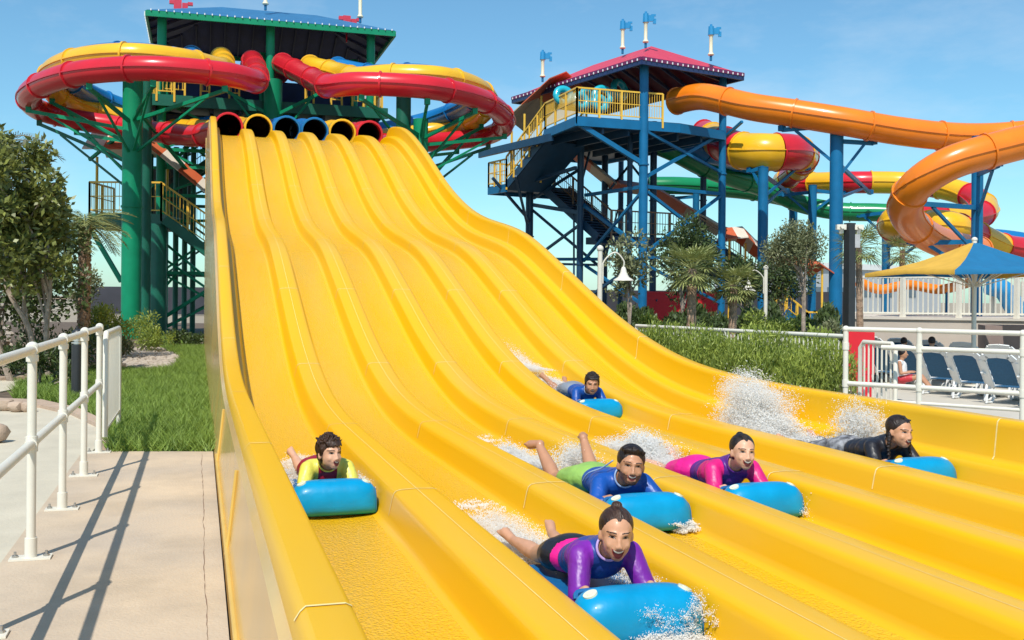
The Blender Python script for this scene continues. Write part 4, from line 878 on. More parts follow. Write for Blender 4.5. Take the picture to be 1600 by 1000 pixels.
# behind the pickets
fl = thing('pool_flume', 'low orange open flume sagging behind the picket fence', 'flume', tuple(rl(1400, 37)))
g = G(); P = spline([at(1340, 440, 37), at(1375, 452, 37), at(1420, 445, 37), at(1470, 452, 37), at(1520, 440, 38)], 8); g.tube(P, .18, 10); g.build('channel', ORG, fl, True)
g = G()
for u in (1345, 1410, 1480): p = at(u, 452, 37); g.cyl((p.x, p.y, .9), p, .06, 8)
g.build('support', BST, fl)
fl = thing('splash_slide', 'bright blue slide standing behind the pickets at right', 'slide', tuple(rl(1575, 36)))
g = G(); P = spline([at(1545, 445, 36), at(1570, 455, 36), at(1590, 485, 36), at(1620, 500, 36)], 6); g.tube(P, .35, 12); g.build('channel', FBL, fl, True)
g = G(); p = at(1552, 450, 36.5); g.cyl((p.x, p.y, .9), p, .1, 8); p = at(1600, 440, 36.5); g.cyl((p.x, p.y, .9), p, .1, 8); g.build('support', WP, fl)
# sign board, pole with cameras
SGN = mat('red_sign_board', (.62, .008, .02), .5, .05, 5)
p = rl(1346, 16.5, PD+.15); t = thing('sign_board', 'plain red sign board standing behind the left loungers', 'sign', tuple(p)); g = G(); g.box(p+U(1.0), (.42, .05, .70), -.3); g.build('board', SGN, t); g = G(); g.box(p+U(.2), (.34, .04, 1.0), -.3); g.build('stand', SGN, t)
p = rl(1327, 20); t = thing('camera_pole', 'tall black square pole with two white security cameras near its top', 'pole', tuple(p))
g = G(); g.box(p+U(1.45), (.16, .16, 2.9), .1); g.box(p+U(.05), (.3, .3, .1), .1); g.build('pole', BLK, t)
for s in (-1, 1):
    q = p+U(2.82)+Vector((CS, -SN, 0))*.17*s; g = G(); g.box(q, (.18, .10, .10), -TH); g.cyl(q-U(.05), q-U(.13), .05, 10, .03); g.cyl(q+Vector((-SN, -CS, 0))*.02, q+Vector((-SN, -CS, 0))*.12, .04, 8); g.bar(q, p+U(2.8), .03); g.build('camera', WP, t)
q = p+U(2.55)+Vector((CS, -SN, 0))*.14; g = G(); g.box(q, (.10, .10, .26), -TH); g.build('control_box', mat('grey_box', (.4, .4, .4), .5), t)
# lamps
def lamp(label, u, vtop, d, s=1.0, side=1, r=.055):
    top = at(u, vtop, d); t = thing('street_lamp', label, 'lamp post', (top.x, top.y, 0), 'white gooseneck lamps'); X = Vector((CS, -SN, 0))*side
    g = G(); g.cyl((top.x, top.y, -.05), (top.x, top.y, top.z-.02), r, 14, r*.85); g.ell(top+U(.03), (r*1.25, r*1.25, r*1.25)); g.cyl((top.x, top.y, 0), (top.x, top.y, .25), r*1.8, 14, r*1.2); g.build('pole', WP, t, True)
    g = G(); c0 = top+U(-.30*s); g.tube(spline([c0-U(.12*s), c0+X*.10*s+U(.12*s), c0+X*.30*s+U(.26*s), c0+X*.46*s+U(.10*s), c0+X*.46*s-U(.04*s)], 6), .014*s, 8); g.cyl(top-U(.65*s)+X*.06, top-U(.25*s)+X*.06, .012, 6); g.build('arm', WP, t, True)
    q = c0+X*.46*s; g = G(); g.tube([q-U(z*s) for z in (.02, .06, .14, .22, .27, .29)], [.03*s, .05*s, .065*s, .11*s, .19*s, .20*s], 16, cap=False); g.tube([q-U(z*s) for z in (.29, .22, .1)], [.195*s, .105*s, .05*s], 16); g.build('lamp_shade', WP, t, True)
lamp('white gooseneck lamp post right beside the slide wall, lamp hanging to the right', 938, 391, 20, 1.0)
lamp('smaller white lamp post between the palm and the grey green tree, lamp to the left', 1197, 420, 27, 1.0, -1)
# parasols
PYL = mat('yellow_parasol_fabric', (.80, .47, .07), .8, .06, 4, trans=.25); PBL = mat('blue_parasol_fabric', (.01, .17, .36), .8, .06, 4, trans=.2)
def parasol(label, u, v, d, rad, drop, rot, grp='yellow and blue parasols'):
    p = at(u, v, d); t = thing('parasol', label, 'parasol', (p.x, p.y, PD), grp)
    c_ = [p+Vector((math.cos(rot+i*math.pi/2)*rad, math.sin(rot+i*math.pi/2)*rad, -drop)) for i in range(4)]; rim = []
    for i in range(4): rim += [c_[i], (c_[i]+c_[(i+1) % 4])/2+U(.05)]
    for i in range(8):
        a, b = rim[i], rim[(i+1) % 8]; g = G(); rows = [[p.lerp(a, s)-U(.10*math.sin(math.pi*s)), p.lerp(a.lerp(b, .5), s)-U(.16*math.sin(math.pi*s)-.0), p.lerp(b, s)-U(.10*math.sin(math.pi*s))] for s in (.04, .25, .5, .75, 1)]
        rows.append([q-U(.10) for q in rows[-1]]); g.grid(rows); g.build('canopy_panel', PBL if (i//2) % 2 else PYL, t, 2)
    g = G(); g.cyl((p.x, p.y, PD), p+U(.05), .055, 14); g.ell(p+U(.04), (.07, .07, .06)); g.cyl((p.x, p.y, PD), (p.x, p.y, PD+.06), .3, 20); g.build('pole', WP, t, True)
    for i in range(8): g = G(); g.bar((p.x, p.y, p.z-drop-.35), p.lerp(rim[i], .62)-U(.16), .022); g.bar((p.x, p.y, p.z-drop-.35), p.lerp(rim[i], .40)-U(.14), .016); g.build('rib', WP, t)
    return t
parasol('large square yellow and blue parasol over the loungers', 1523, 377, 24, 2.5, .74, R(130))
parasol('second parasol cut off by the right edge, mostly blue', 1690, 388, 26, 2.5, .62, R(20))
# far building
bl = thing('warehouse', 'long grey and white building far behind the picket fence', 'building', tuple(rl(1300, 120)))
GW = mat('grey_cladding', (.42, .44, .46), .7, .05, .2); WG = mat('window_strip_glass', (.12, .16, .2), .2, .1, 1)
b0, b1 = rl(1262, 120), rl(1470, 135); dd = (b1-b0).normalized(); nn = Vector((-dd.y, dd.x, 0))*15
g = G(); g.poly([b0, b1, b1+nn, b0+nn], h=5.2); g.build('wall', GW, bl); g = G(); g.poly([b0-nn*.02+U(5.2), b1-nn*.02+U(5.2), b1+nn+U(5.2), b0+nn+U(5.2)], h=.7); g.build('parapet', WPL, bl)
for i in range(9): g = G(); q = b0+dd*(1.2+i*2.3); g.poly([q-nn*.004+U(1.9), q+dd*1.4-nn*.004+U(1.9), q+dd*1.4+U(1.9), q+U(1.9)], h=1.1); g.build('window', WG, bl)
# red wall and odds and ends below the blue tower
a, b = rl(1003, 44), rl(1133, 44); g = G(); g.poly([a, b, b+Vector((.05, .3, 0)), a+Vector((.05, .3, 0))], h=1.72); tag(g.build('red_wall', SGN), 'plain red wall low behind the palm at the foot of the blue tower', 'wall')
a, b = rl(880, 60), rl(1320, 60); g = G(); g.poly([a, b, b+Vector((.05, .3, 0)), a+Vector((.05, .3, 0))], h=1.9); tag(g.build('site_fence', FEN), 'dark site fence low behind the blue tower', 'fence')
ys = thing('yellow_steps', 'small blue steps with yellow rails beside the wide blue column', 'steps', tuple(rl(1250, 33)))
a, b = rl(1212, 33), rl(1262, 33.5); flight(a+U(.95), b+U(.1), .9, 6, ys, BST); railing([a+U(.95), b+U(.1)], ys, .9, post_sp=.5, sp=.3); c_ = rl(1285, 33.5); railing([b, c_], ys, 1.0, post_sp=.4, sp=.2)
tn = thing('tent_canopy', 'small orange gabled canopy behind the grey green tree', 'canopy', tuple(rl(1250, 36))); awning([at(1225, 415, 36), at(1262, 412, 36.5), at(1288, 430, 37)], 1.2, tn, [AWO], ridge=.3, n=1)
g = G(); 
for u in (1228, 1285): p = at(u, 420, 36.3); g = G(); g.cyl((p.x, p.y, 0), p, .04, 8); g.build('canopy_post', YRL, tn)
pebbles('boulder_bed', [rl(940, 26), rl(990, 26), rl(990, 23), rl(940, 23)], 26, .34, STONE, .05, 9)
# trees
tree('thin young tree with sparse leaves beside the white lamp post', rl(985, 23), None, 0, 1, at(985, 415, 23), (.55, .5, .9), 30, 1500, .11, .05, LF_GREY, (.12, .26), 51, tr=.05, group='trees right of the slide')
tree('dense dark green tree behind the near fan palm', rl(1075, 29), None, 0, 2, at(1075, 405, 29), (.75, .7, 1.1), 34, 5200, .13, .05, LF_DK, (.3, .5), 52, tr=.07, group='trees right of the slide')
tree('grey green rounded olive tree beside the wide blue column', rl(1256, 25), None, 0, 1, at(1246, 388, 25), (.62, .55, .55), 34, 6500, .085, .034, LF_GREY, (.22, .38), 53, tr=.065, group='trees right of the slide')
tree('dark shaded tree behind the trunk of the grey green olive tree', rl(1225, 31), None, 0, 1, at(1218, 440, 31), (.85, .5, .7), 26, 3600, .12, .05, LF_DK, (.3, .45), 54, tr=.06, group='trees right of the slide')
tree('dark bushy tree between the two palms and the slender lamp post', rl(1165, 30), None, 0, 1, at(1160, 440, 30), (.6, .5, .6), 20, 2400, .12, .05, LF_DK, (.25, .4), 56, tr=.06, group='trees right of the slide')
fan_palm('fan palm with a straight brown trunk in front of the red wall', rl(1080, 20.5), at(1082, 420, 20.5), 40, .72, LF_PALM, .085, 61)
fan_palm('shorter fan palm with a loose crown right of the first palm', rl(1143, 21), at(1147, 445, 21), 32, .58, LF_PALM, .075, 62)
fan_palm('pale fan palm crown directly behind the black camera pole', rl(1345, 28), at(1342, 385, 28), 36, .85, LF_PALM, .08, 63)
fan_palm('distant fan palm below the green tube left of the orange curl', rl(1408, 38), at(1410, 392, 38), 30, .9, LF_PALM, .09, 64)
for i, (u, v, d, hw, h, n, m, l) in enumerate([
    (1010, 490, 24, .9, .7, 2400, LF_HEDGE, 'light green shrub at the foot of the thin young tree'),
    (1110, 486, 25, .9, .9, 2400, LF_DK, 'dark rounded shrub between the two palm trunks'),
    (1180, 482, 26, .8, .9, 2200, LF_HEDGE, 'bright shrub left of the slender lamp post'),
    (1290, 505, 22, .8, .6, 1800, LF_GREY, 'grey green shrub at the foot of the black camera pole'),
    (1400, 548, 29.5, 1.0, .5, 1200, LF_GREY, 'low grey green shrub against the terrace wall')]):
    shrub(l, u, v, d, hw, h, n, .09, .035, m, 80+i)
# ---------------------------------------------------------------- riders and mats
from mathutils.bvhtree import BVHTree
MBL = mat('bright_blue_vinyl', (.0, .27, .52), .38, .12, 7, coat=.08, spec=.3, bump=.30, bscale=9)
MBD = mat('deep_blue_foam', (.003, .12, .32), .5, .1, 8)
GRO = mat('cream_grommet', (.72, .74, .55), .4, .04, 10)
def capsule(g, a, b, ra, rb, k=14, sy=1.0):
    a, b = Vector(a), Vector(b); d = (b-a).normalized(); P = []; Rr = []
    for i in range(5): t = math.pi/2*i/4; P.append(a-d*ra*math.cos(t)); Rr.append(max(.0008, ra*math.sin(t)))
    for i in range(5): t = math.pi/2*i/4; P.append(b+d*rb*math.sin(t)); Rr.append(max(.0008, rb*math.cos(t)))
    g.tube(P, Rr, k, True, sy=sy)
def solid(g, voxel, smooth, name, mats, parent=None, colorfn=None, keep=None):
    """grow one continuous skin over the collected shapes"""
    me = bpy.data.meshes.new('tmp'); me.from_pydata(g.v, [], g.f); o = bpy.data.objects.new('tmp', me); COL.objects.link(o)
    m = o.modifiers.new('r', 'REMESH'); m.mode = 'VOXEL'; m.voxel_size = voxel; m.use_smooth_shade = True
    s = o.modifiers.new('s', 'SMOOTH'); s.iterations = smooth; s.factor = .5
    dg = bpy.context.evaluated_depsgraph_get(); dg.update(); me2 = bpy.data.meshes.new_from_object(o.evaluated_get(dg)); bpy.data.objects.remove(o); bpy.data.meshes.remove(me)
    me2.name = name; me2.materials.clear()
    for x in mats: me2.materials.append(x)
    if keep:
        bmx = bmesh.new(); bmx.from_mesh(me2); bmesh.ops.delete(bmx, geom=[v for v in bmx.verts if not keep(v.co)], context='VERTS'); bmx.to_mesh(me2); bmx.free()
    if colorfn:
        for p in me2.polygons: p.material_index = colorfn(p.center)
    me2.shade_smooth()
    ob = bpy.data.objects.new(name, me2); COL.objects.link(ob); ob.parent = parent
    return ob
SKINS = {}
def skin(n, c): return mat('skin_'+n, c, .45, .07, 14, bump=.05, bscale=90, spec=.35, coat=.06)
LIP = mat('lips', (.40, .10, .08), .35, .05, 20); MOU = mat('mouth_inside', (.10, .012, .012), .6, .1, 30); TEE = mat('teeth', (.66, .60, .50), .25, .03, 30)
EYEW = mat('eye_white', (.34, .30, .27), .3, .03, 30); EYED = mat('dark_iris_and_lashes', (.015, .008, .006), .5, .1, 30, spec=.2)
def hairm(n, c): return mat('hair_'+n, c, .42, .3, 70, bump=.5, bscale=160, stretch=(1, .12, .16), spec=.35, col2=tuple(x*.5 for x in c))
def rider(label, k, u, hz, S, P):
    """one person lying on a mat; k: lane, u: photo column of the head; P: pose, clothes and hair"""
    x = lane_x(k); a = ((u-800)/1600); y = x*(CS-a*SN)/(a*CS+SN)
    y += P.get('dy', 0); zf = zfloor(y-.1)-.008; sl = math.atan2(zfloor(y+.7)-zfloor(y-.2), .9)*P.get('slope', 1)
    sk = P['skin']; yaw = R(P.get('yaw', 0)); pit = R(P.get('pitch', 0)); rol = R(P.get('roll', 0))
    HM = Matrix.Rotation(yaw, 3, 'Z') @ Matrix.Rotation(pit, 3, 'X') @ Matrix.Rotation(rol, 3, 'Y')
    Hc = Vector((P.get('hx', 0), 0, hz)); hs = .97*P.get('hs', S)
    def h(p): return Hc+HM@(Vector(p)*hs)
    g = G()
    # head
    g.ell(h((0, .012, .030)), Vector((.074, .094, .084))*hs, 20, 14, HM); g.ell(h((0, -.025, -.022)), Vector((.063, .068, .078))*hs, 20, 14, HM)
    g.ell(h((0, -.058, -.077)), Vector((.030, .030, .026))*hs, 14, 10, HM); jr = .020 if P.get('beard') else .015
    for s in (-1, 1): capsule(g, h((s*.043, -.005, -.056)), h((s*.015, -.060, -.080)), jr*hs, jr*hs)
    g.ell(h((0, -.044, -.046)), Vector((.050, .046, .046))*hs, 18, 12, HM)
    for s in (-1, 1):
        g.ell(h((s*.034, -.062, -.024)), Vector((.022, .023, .021))*hs, 12, 8, HM)
        capsule(g, h((s*.012, -.088, .030)), h((s*.045, -.072, .031)), (.0095 if P.get('beard') else .006)*hs, (.008 if P.get('beard') else .005)*hs)
        g.ell(h((s*.0115, -.100, -.028)), Vector((.0075, .0085, .007))*hs, 10, 6, HM)
        g.ell(h((s*.074, .010, -.008)), Vector((.009, .017, .027))*hs, 12, 8, HM @ Matrix.Rotation(s*-.3, 3, 'Z'))
    capsule(g, h((0, -.090, .016)), h((0, -.108 if P.get('beard') else -.1035, -.024)), .0070*hs, .0095*hs)
    capsule(g, h((-.022, -.088, -.044)), h((.022, -.088, -.044)), .0075*hs, .0075*hs); capsule(g, h((-.017, -.083, -.068)), h((.017, -.083, -.068)), .008*hs, .008*hs)
    # neck, trunk, limbs
    N = Vector((Hc.x*.6, .115*S, hz-.085*S)); ch = Vector((0, .30*S, max(.175, hz-.185*S))); wa = Vector((0, .50*S, .165)); pe = Vector((0, .66*S, .16))
    capsule(g, h((0, .030, -.045)), N, .050*S, .056*S)
    SH = [Vector((s*P.get('sw', .152)*S, .150*S+P.get('shy', 0), hz-.135*S)) for s in (-1, 1)]
    EL = [Vector((s*P.get('ew', .195)*S, .035*S, .115)) for s in (-1, 1)]; HD = [Vector((s*.135, -.085, .155)) for s in (-1, 1)]
    def trunk(g, e=0.0, neck=True):
        if neck: capsule(g, N, ch, (.060)*S+e, .10*S+e)
        capsule(g, SH[0]+Vector((.03*S, .02, 0)), SH[1]+Vector((-.03*S, .02, 0)), .062*S+e, .062*S+e)
        g.ell(ch, (.155*S+e, .17*S+e, .098*S+e), 20, 12); g.ell(ch.lerp(wa, .5), (.138*S+e, .16*S+e, .09*S+e), 20, 12); g.ell(wa, (.122*S+e, .15*S+e, .083*S+e), 20, 12)
    trunk(g); g.ell(pe, (.148*S, .13*S, .092*S), 20, 12)
    for i, s in enumerate((-1, 1)):
        capsule(g, SH[i], EL[i], .052*S, .039*S); fa = HD[i]+Vector((0, .06, 0)); capsule(g, EL[i], fa, .038*S, .024*S)
        pm = HD[i]; g.ell(pm+Vector((0, .015, 0)), (.036*S, .045*S, .015*S), 12, 8)
        for q in range(4):      # fingers closed over the mat handle
            f0 = pm+Vector(((q-1.5)*.018*S, -.015, .004)); f1 = f0+Vector((0, -.026*S*(1.1, 1.2, 1.15, .95)[q], -.008)); f2 = f1+Vector((0, -.004, -.024*S)); capsule(g, f0, f1, .0085*S, .008*S, 8); capsule(g, f1, f2, .008*S, .007*S, 8)
        t0 = pm+Vector((-s*.03*S, .02, 0)); t1 = t0+Vector((-s*.02*S, -.025*S, -.004)); capsule(g, t0, t1, .0105*S, .009*S, 8); capsule(g, t1, t1+Vector((-s*.002, -.02*S, -.008)), .009*S, .008*S, 8)
    LG = []
    for i, s in enumerate((-1, 1)):
        hp = Vector((s*.085*S, .70*S, .155)); kn = Vector((s*P.get('kw', .11)*S, 1.02*S, .10)); fo = R(P['fold'][i]); cl = .35*S
        an = kn+Vector((s*P.get('aw', .03), math.cos(fo)*cl, math.sin(fo)*cl)); LG.append((hp, kn, an))
        capsule(g, hp, kn, .080*S, .052*S); capsule(g, kn, kn.lerp(an, .35), .050*S, .054*S); capsule(g, kn.lerp(an, .35), an, .054*S, .032*S)
        d = (an-kn).normalized(); tf = Vector((s*.25, .75*math.cos(fo-.9), .75*math.sin(fo-.9)+.1)) if fo > .5 else Vector((s*.2, .9, .25)); tf.normalize()
        hl = an+d*.035*S; toe = hl+tf*.16*S; capsule(g, an, hl-tf*.02*S, .033*S, .033*S); capsule(g, hl, hl.lerp(toe, .65), .032*S, .036*S)
        sd = tf.cross(d).normalized()
        for q in range(5): b = hl.lerp(toe, .68)+sd*(q-2)*.016*S; capsule(g, b, b+tf*(.045 if q != 0 else .05)*S*(1-.10*q if s > 0 else .6+.10*q), .0115*S, .0095*S, 8)
    hm = P['hairm']
    def bodycol(c):
        if not P.get('beard'): return 0
        q = HM.transposed()@(c-Hc)/hs
        return 1 if (q.z < -.040+.35*max(0, abs(q.x)-.03)+.0 and q.y < .03 and q.z > -.13 and not (abs(q.x) < .026 and q.z > -.074 and q.y < -.06)) or (q.z < -.035 and q.z > -.043 and abs(q.x) < .03 and q.y < -.07) else 0
    body = solid(g, P.get('vox', .0062), 3, 'person', [sk, P['beard']] if P.get('beard') else [sk], None, bodycol)
    body.location = (x, y, zf); body.rotation_euler = (sl, 0, R(P.get('rz', 0)))
    tag(body, label, 'person', 'riders racing down the yellow slide')
    bv = BVHTree.FromPolygons([v.co for v in body.data.vertices], [tuple(p.vertices) for p in body.data.polygons])
    def onface(px, pz, off=.0012):
        o = h((px, -.25, pz)); d = HM@Vector((0, 1, 0)); r = bv.ray_cast(o, d)
        return (r[0] if r[0] else h((px, -.08, pz)))-d*off
    def patch(name, top, bot, m, off=.0012, n=10, kk=4, par=body):
        g = G(); g.grid([[onface(*(Vector(top(i/n)).lerp(Vector(bot(i/n)), j/kk)), off=off) for i in range(n+1)] for j in range(kk+1)], flip=True); return g.build(name, m, par, 2, local=True)
    sq = P.get('squint', 1.0)
    for s in (-1, 1):
        cx = s*.0305
        e = patch('eye', lambda t: (cx+(t-.5)*.030, .0095+.0085*math.sin(math.pi*t)), lambda t: (cx+(t-.5)*.030, .0095-(.004*(1-sq)+.0005)*math.sin(math.pi*t)+.0015*sq*math.sin(math.pi*t)), EYEW, .0010)
        patch('iris', lambda t: (cx+(t-.5)*.013, .0100+.0075*math.sqrt(max(0, 1-(2*t-1)**2*.8))), lambda t: (cx+(t-.5)*.013, .0105-(.004*(1-sq))), EYED, .0018, par=e)
        patch('eyelash', lambda t: (cx+(t-.5)*.034, .0100+.0112*math.sin(math.pi*t)), lambda t: (cx+(t-.5)*.034, .0092+.0084*math.sin(math.pi*t)), EYED, .0020, par=e)
        patch('eyebrow', lambda t: (cx+s*.003+(t-.5)*.042, .0295+.0085*math.sin(math.pi*(.25+.6*(t if s > 0 else 1-t)))), lambda t: (cx+s*.003+(t-.5)*.042, .0258+.0082*math.sin(math.pi*(.25+.6*(t if s > 0 else 1-t)))), hm, .0018)
    mw, mo = P.get('mw', .026)*1.08, P.get('mo', .020)*1.75
    lp = patch('lips', lambda t: ((t-.5)*2*(mw+.004), -.0415+.006*(2*t-1)**2+.001), lambda t: ((t-.5)*2*(mw+.004), -.0415+.012*(2*t-1)**2-(mo+.007)*math.sqrt(max(0, 1-(2*t-1)**2))), LIP, .0012, 14, 5)
    mi = patch('mouth', lambda t: ((t-.5)*2*mw, -.0440+.008*(2*t-1)**2), lambda t: ((t-.5)*2*mw, -.0440+.010*(2*t-1)**2-mo*math.sqrt(max(0, 1-(2*t-1)**2))), MOU, .0024, 14, 5)
    patch('teeth', lambda t: ((t-.5)*2*mw*.9, -.0448+.008*(2*t-1)**2), lambda t: ((t-.5)*2*mw*.9, -.0448+.009*(2*t-1)**2-min(.0095, mo*.4)*math.sqrt(max(0, 1-(2*t-1)**2))), TEE, .0032, 12, 3, par=mi)
    # hair
    g = G(); r = random.Random(k*7+3); st = P['hair']
    e = .005 if st in ('bun', 'tied', 'braids') else .007; fy = .005 if st in ('bun', 'tied') else .002
    g.ell(h((0, .026+fy, .043)), Vector((.076+e, .095+e-fy*.3, .080+e))*hs, 24, 16, HM); g.ell(h((0, .052, -.006)), Vector((.062+e, .052+e, .070+e*.5))*hs, 20, 12, HM)
    if st == 'tousled' or st == 'crop':
        n = 170 if st == 'tousled' else 120
        for i in range(n):
            th = r.uniform(-math.pi, math.pi); ph = r.uniform(0, 1.35 if st == 'tousled' else 1.2); dv = Vector((math.sin(ph)*math.sin(th), -math.sin(ph)*math.cos(th), math.cos(ph)))
            if dv.y < -.55 and dv.z < .45: continue
            b = Vector((dv.x*.078, .022+dv.y*.094, .042+dv.z*.082)); t = Vector((r.uniform(-.6, .6), -.5+r.uniform(-.5, .4), .35+dv.z*.2+r.uniform(-.5, .3))); L = .034 if st == 'tousled' else .018
            capsule(g, h(b), h(b+(dv*.4+t).normalized()*L), .0085*hs, .0032*hs, 6)
        for i in range(16 if st == 'tousled' else 9):
            xx = -.055+.11*i/15 if st == 'tousled' else -.045+.09*i/8; L = r.uniform(.02, .034) if st == 'tousled' else .012
            capsule(g, h((xx, -.066+abs(xx)*.3, .085)), h((xx+r.uniform(.0, .014), -.089+abs(xx)*.45, .085-L)), .009*hs, .0038*hs, 6)
        for s in (-1, 1):
            for q in range(3): capsule(g, h((s*.074, -.018+q*.014, .04)), h((s*.077, -.020+q*.012, -.006)), .008*hs, .004*hs, 6)
    if st == 'quiff':
        for i in range(60):
            xx = r.uniform(-.06, .06); yy = r.uniform(-.06, .06); b = Vector((xx, yy, .118-abs(xx)*.45-abs(yy)*.15)); capsule(g, h(b), h(b+Vector((xx*.1, -.016, .012))), .011*hs, .005*hs, 6)
        g.ell(h((0, -.030, .098)), Vector((.060, .045, .028))*hs, 16, 10, HM)
    if st in ('bun', 'tied', 'braids'):
        for i in range(90):
            th = r.uniform(-1.5, 1.5); b = Vector((math.sin(th)*.070, .0-.070*math.cos(th)*1.02+.012, .070+.012*math.cos(th)-abs(math.sin(th))*.035)); e2 = b+Vector((-math.sin(th)*.004, .045, .030+.01*math.cos(th))); capsule(g, h(b), h(e2), .0035*hs, .0085*hs, 6)
    if st == 'bun': g.ell(h((0, .048, .130)), Vector((.026, .026, .018))*hs, 16, 10, HM)
    if st == 'tied':
        g.ell(h((0, .075, .108)), Vector((.028, .03, .026))*hs, 16, 10, HM); capsule(g, h((0, .09, .10)), h((.0, .13, .03)), .022*hs, .012*hs)
    if st == 'braids':
        for s in (-1, 1):
            pts = spline([(s*.078, .02, -.01), (s*.092, .0, -.06), (s*.10, -.01, -.12), (s*.105, -.03, -.19)], 5)
            for i, q in enumerate(pts): g.ell(h((q.x+.005*(-1)**i, q.y, q.z)), Vector((.017, .016, .013))*hs*(1-.02*i), 10, 6, HM)
        for i in range(26): xx = r.uniform(-.07, .07); b = Vector((xx, r.uniform(-.03, .07), .12-abs(xx)*.5)); capsule(g, h(b), h(b+Vector((r.uniform(-.01, .01), -.02, r.uniform(0, .012)))), .010*hs, .004*hs, 6)
    solid(g, .0048, 1, 'hair', [hm], body)
    # top
    g = G(); ee = .011; trunk(g, ee, True)
    slv = P['sleeve']
    for i, s in enumerate((-1, 1)):
        e2 = SH[i].lerp(EL[i], min(1, slv)); capsule(g, SH[i], e2, .050*S+ee*1.1, (.050-.013*min(1, slv))*S+ee*1.3)
        if slv > 1: capsule(g, EL[i], EL[i].lerp(HD[i], slv-1), .039*S+ee*1.3, .028*S+ee)
    nb = (N+Vector((0, 0, 0))); cutn = (h((0, .0, -.06))-N).normalized()
    c2 = P.get('colfn'); tp = solid(g, .0075, 2, 'rash_top', P['top'], body, (lambda c: c2(c, S)) if c2 else None, keep=lambda c: (c-N).dot(cutn) < .030*S or (c-N).length > .11*S)
    # neckline trim
    g = G(); ax = cutn; u_ = ax.cross(Vector((0, 1, 0))).normalized() if abs(ax.y) < .9 else Vector((1, 0, 0)); v_ = ax.cross(u_)
    torus(g, N+ax*.022*S, .062*S+.006, .0055, ax, 28, 8); g.build('neckline', P.get('trim', P['top'][0]), tp, 2, local=True)
    if P.get('seams'):
        for s in (-1, 1):
            g = G(); q = spline([Vector((s*.07*S, .13*S, hz+.0)), Vector((s*.10*S, .25*S, ch.z+.10*S)), Vector((s*.15*S, .36*S, ch.z+.05*S)), Vector((s*.16*S, .45*S, ch.z-.02))], 6); g.tube([p+Vector((0, 0, .018)) for p in q], .0045, 6); g.build('piping', P['trim'], tp, 2, local=True)
    g = G(); ef = .015; g.ell(pe+Vector((0, .01, 0)), (.150*S+ef, .135*S+ef, .094*S+ef), 20, 12)
    for hp, kn, an in LG: capsule(g, hp, hp.lerp(kn, P.get('leg', .45)), .080*S+ef, (.066)*S+ef)
    if P.get('leg', .45) > .95:
        for hp, kn, an in LG: capsule(g, kn, kn.lerp(an, .8), .054*S+ef*.6, .036*S+ef*.6)
    c3 = P.get('shortfn'); solid(g, .008, 2, 'shorts', P['shorts'], body, (lambda c: c3(c, S)) if c3 else None)
    # mat
    rider.count = getattr(rider, 'count', 0)+1
    mt = thing('racing_mat', P['matlabel'], 'mat', (x+P.get('mx', 0), y, zf), 'blue racing mats', R(P.get('mrz', 0))); mt.rotation_euler[0] = sl
    g = G(); W = .246; g.grid([[(xx*W, yy, zz) for xx in (-1, -.97, -.9, 0, .9, .97, 1)] for yy, zz in ((-.14, .012), (-.14, .055), (.1, .060), (.74, .055), (.76, .035), (.74, .012))]); g.build('pad', MBD, mt, True, local=True)
    g = G(); rows = []; nX = 30
    for i in range(nX+1):
        t = -1+2*i/nX; t = math.sin(t*math.pi/2); s_ = max(0.001, (1-abs(t)**5))**.38; row = []
        for j in range(24):
            an = 2*math.pi*j/24; cy = math.copysign(abs(math.cos(an))**.75, math.cos(an)); cz = math.copysign(abs(math.sin(an))**.75, math.sin(an))
            hh = .198*(.35+.65*s_); zz = .012+hh/2*(1+cz); row.append(Vector((t*W, -.215+cy*.095*s_-(.045*(zz/.235)-.03)*-1*.9, zz)))
        rows.append(row)
    g.grid(rows, close=True); g.add(rows[0], [tuple(range(24))]); g.add(rows[-1], [tuple(range(24))[::-1]]); hd = g.build('hood', MBL, mt, True, local=True)
    g = G()
    for q in (3, nX-3): g.tube(rows[q]+[rows[q][0]], .0032, 6, cap=False)
    g.grid([[r_[17]+Vector((0, -.001, 0)), r_[17]+Vector((0, -.0035, .002)), r_[17]+Vector((0, -.001, .004))] for r_ in rows[3:-3]]); g.build('piping', MBD, hd, 1, local=True)
    bvh = BVHTree.FromPolygons([v.co for v in hd.data.vertices], [tuple(p.vertices) for p in hd.data.polygons])
    for s in (-1, 1):
        o = Vector((s*.185, -.6, .42)); d = Vector((0, .75, -.45)).normalized(); hit = bvh.ray_cast(o, d)
        if hit[0]:
            p, nn = hit[0], hit[1]; nn = nn if nn.y < 0 else -nn; g = G(); q = nn.to_track_quat('Z', 'X').to_matrix()
            for rr_2, hgt in ((.027, .004), (.013, .0065)):
                g.add([p+q@Vector((rr_2*math.cos(a), rr_2*math.sin(a), z)) for z in (-.004, hgt) for a in [2*math.pi*i/20 for i in range(20)]], [tuple(range(20, 40))]+[(i, (i+1) % 20, 20+(i+1) % 20, 20+i) for i in range(20)])
            g.build('grommet', GRO, hd, local=True)
        g = G(); g.tube(spline([(s*.20, -.11, .145), (s*.19, -.095, .165), (s*.135, -.09, .168), (s*.08, -.095, .165), (s*.07, -.11, .145)], 4), .011, 8); g.build('handle', MBD, mt, True, local=True)
    return body, (x, y, zf)
def fab(n, c, **k): return mat(n, c, .42, .16, 9, bump=.75, bscale=13, stretch=(1, .55, .8), **k)
PUR = fab('purple_lycra', (.17, .015, .30)); NAV = fab('deep_blue_lycra', (.02, .05, .24)); MAG = fab('magenta_lycra', (.62, .01, .17)); VIO = fab('violet_lycra', (.09, .015, .20)); BLL = fab('royal_blue_lycra', (.006, .07, .33)); LIM = fab('lime_swim_shorts', (.28, .48, .10))
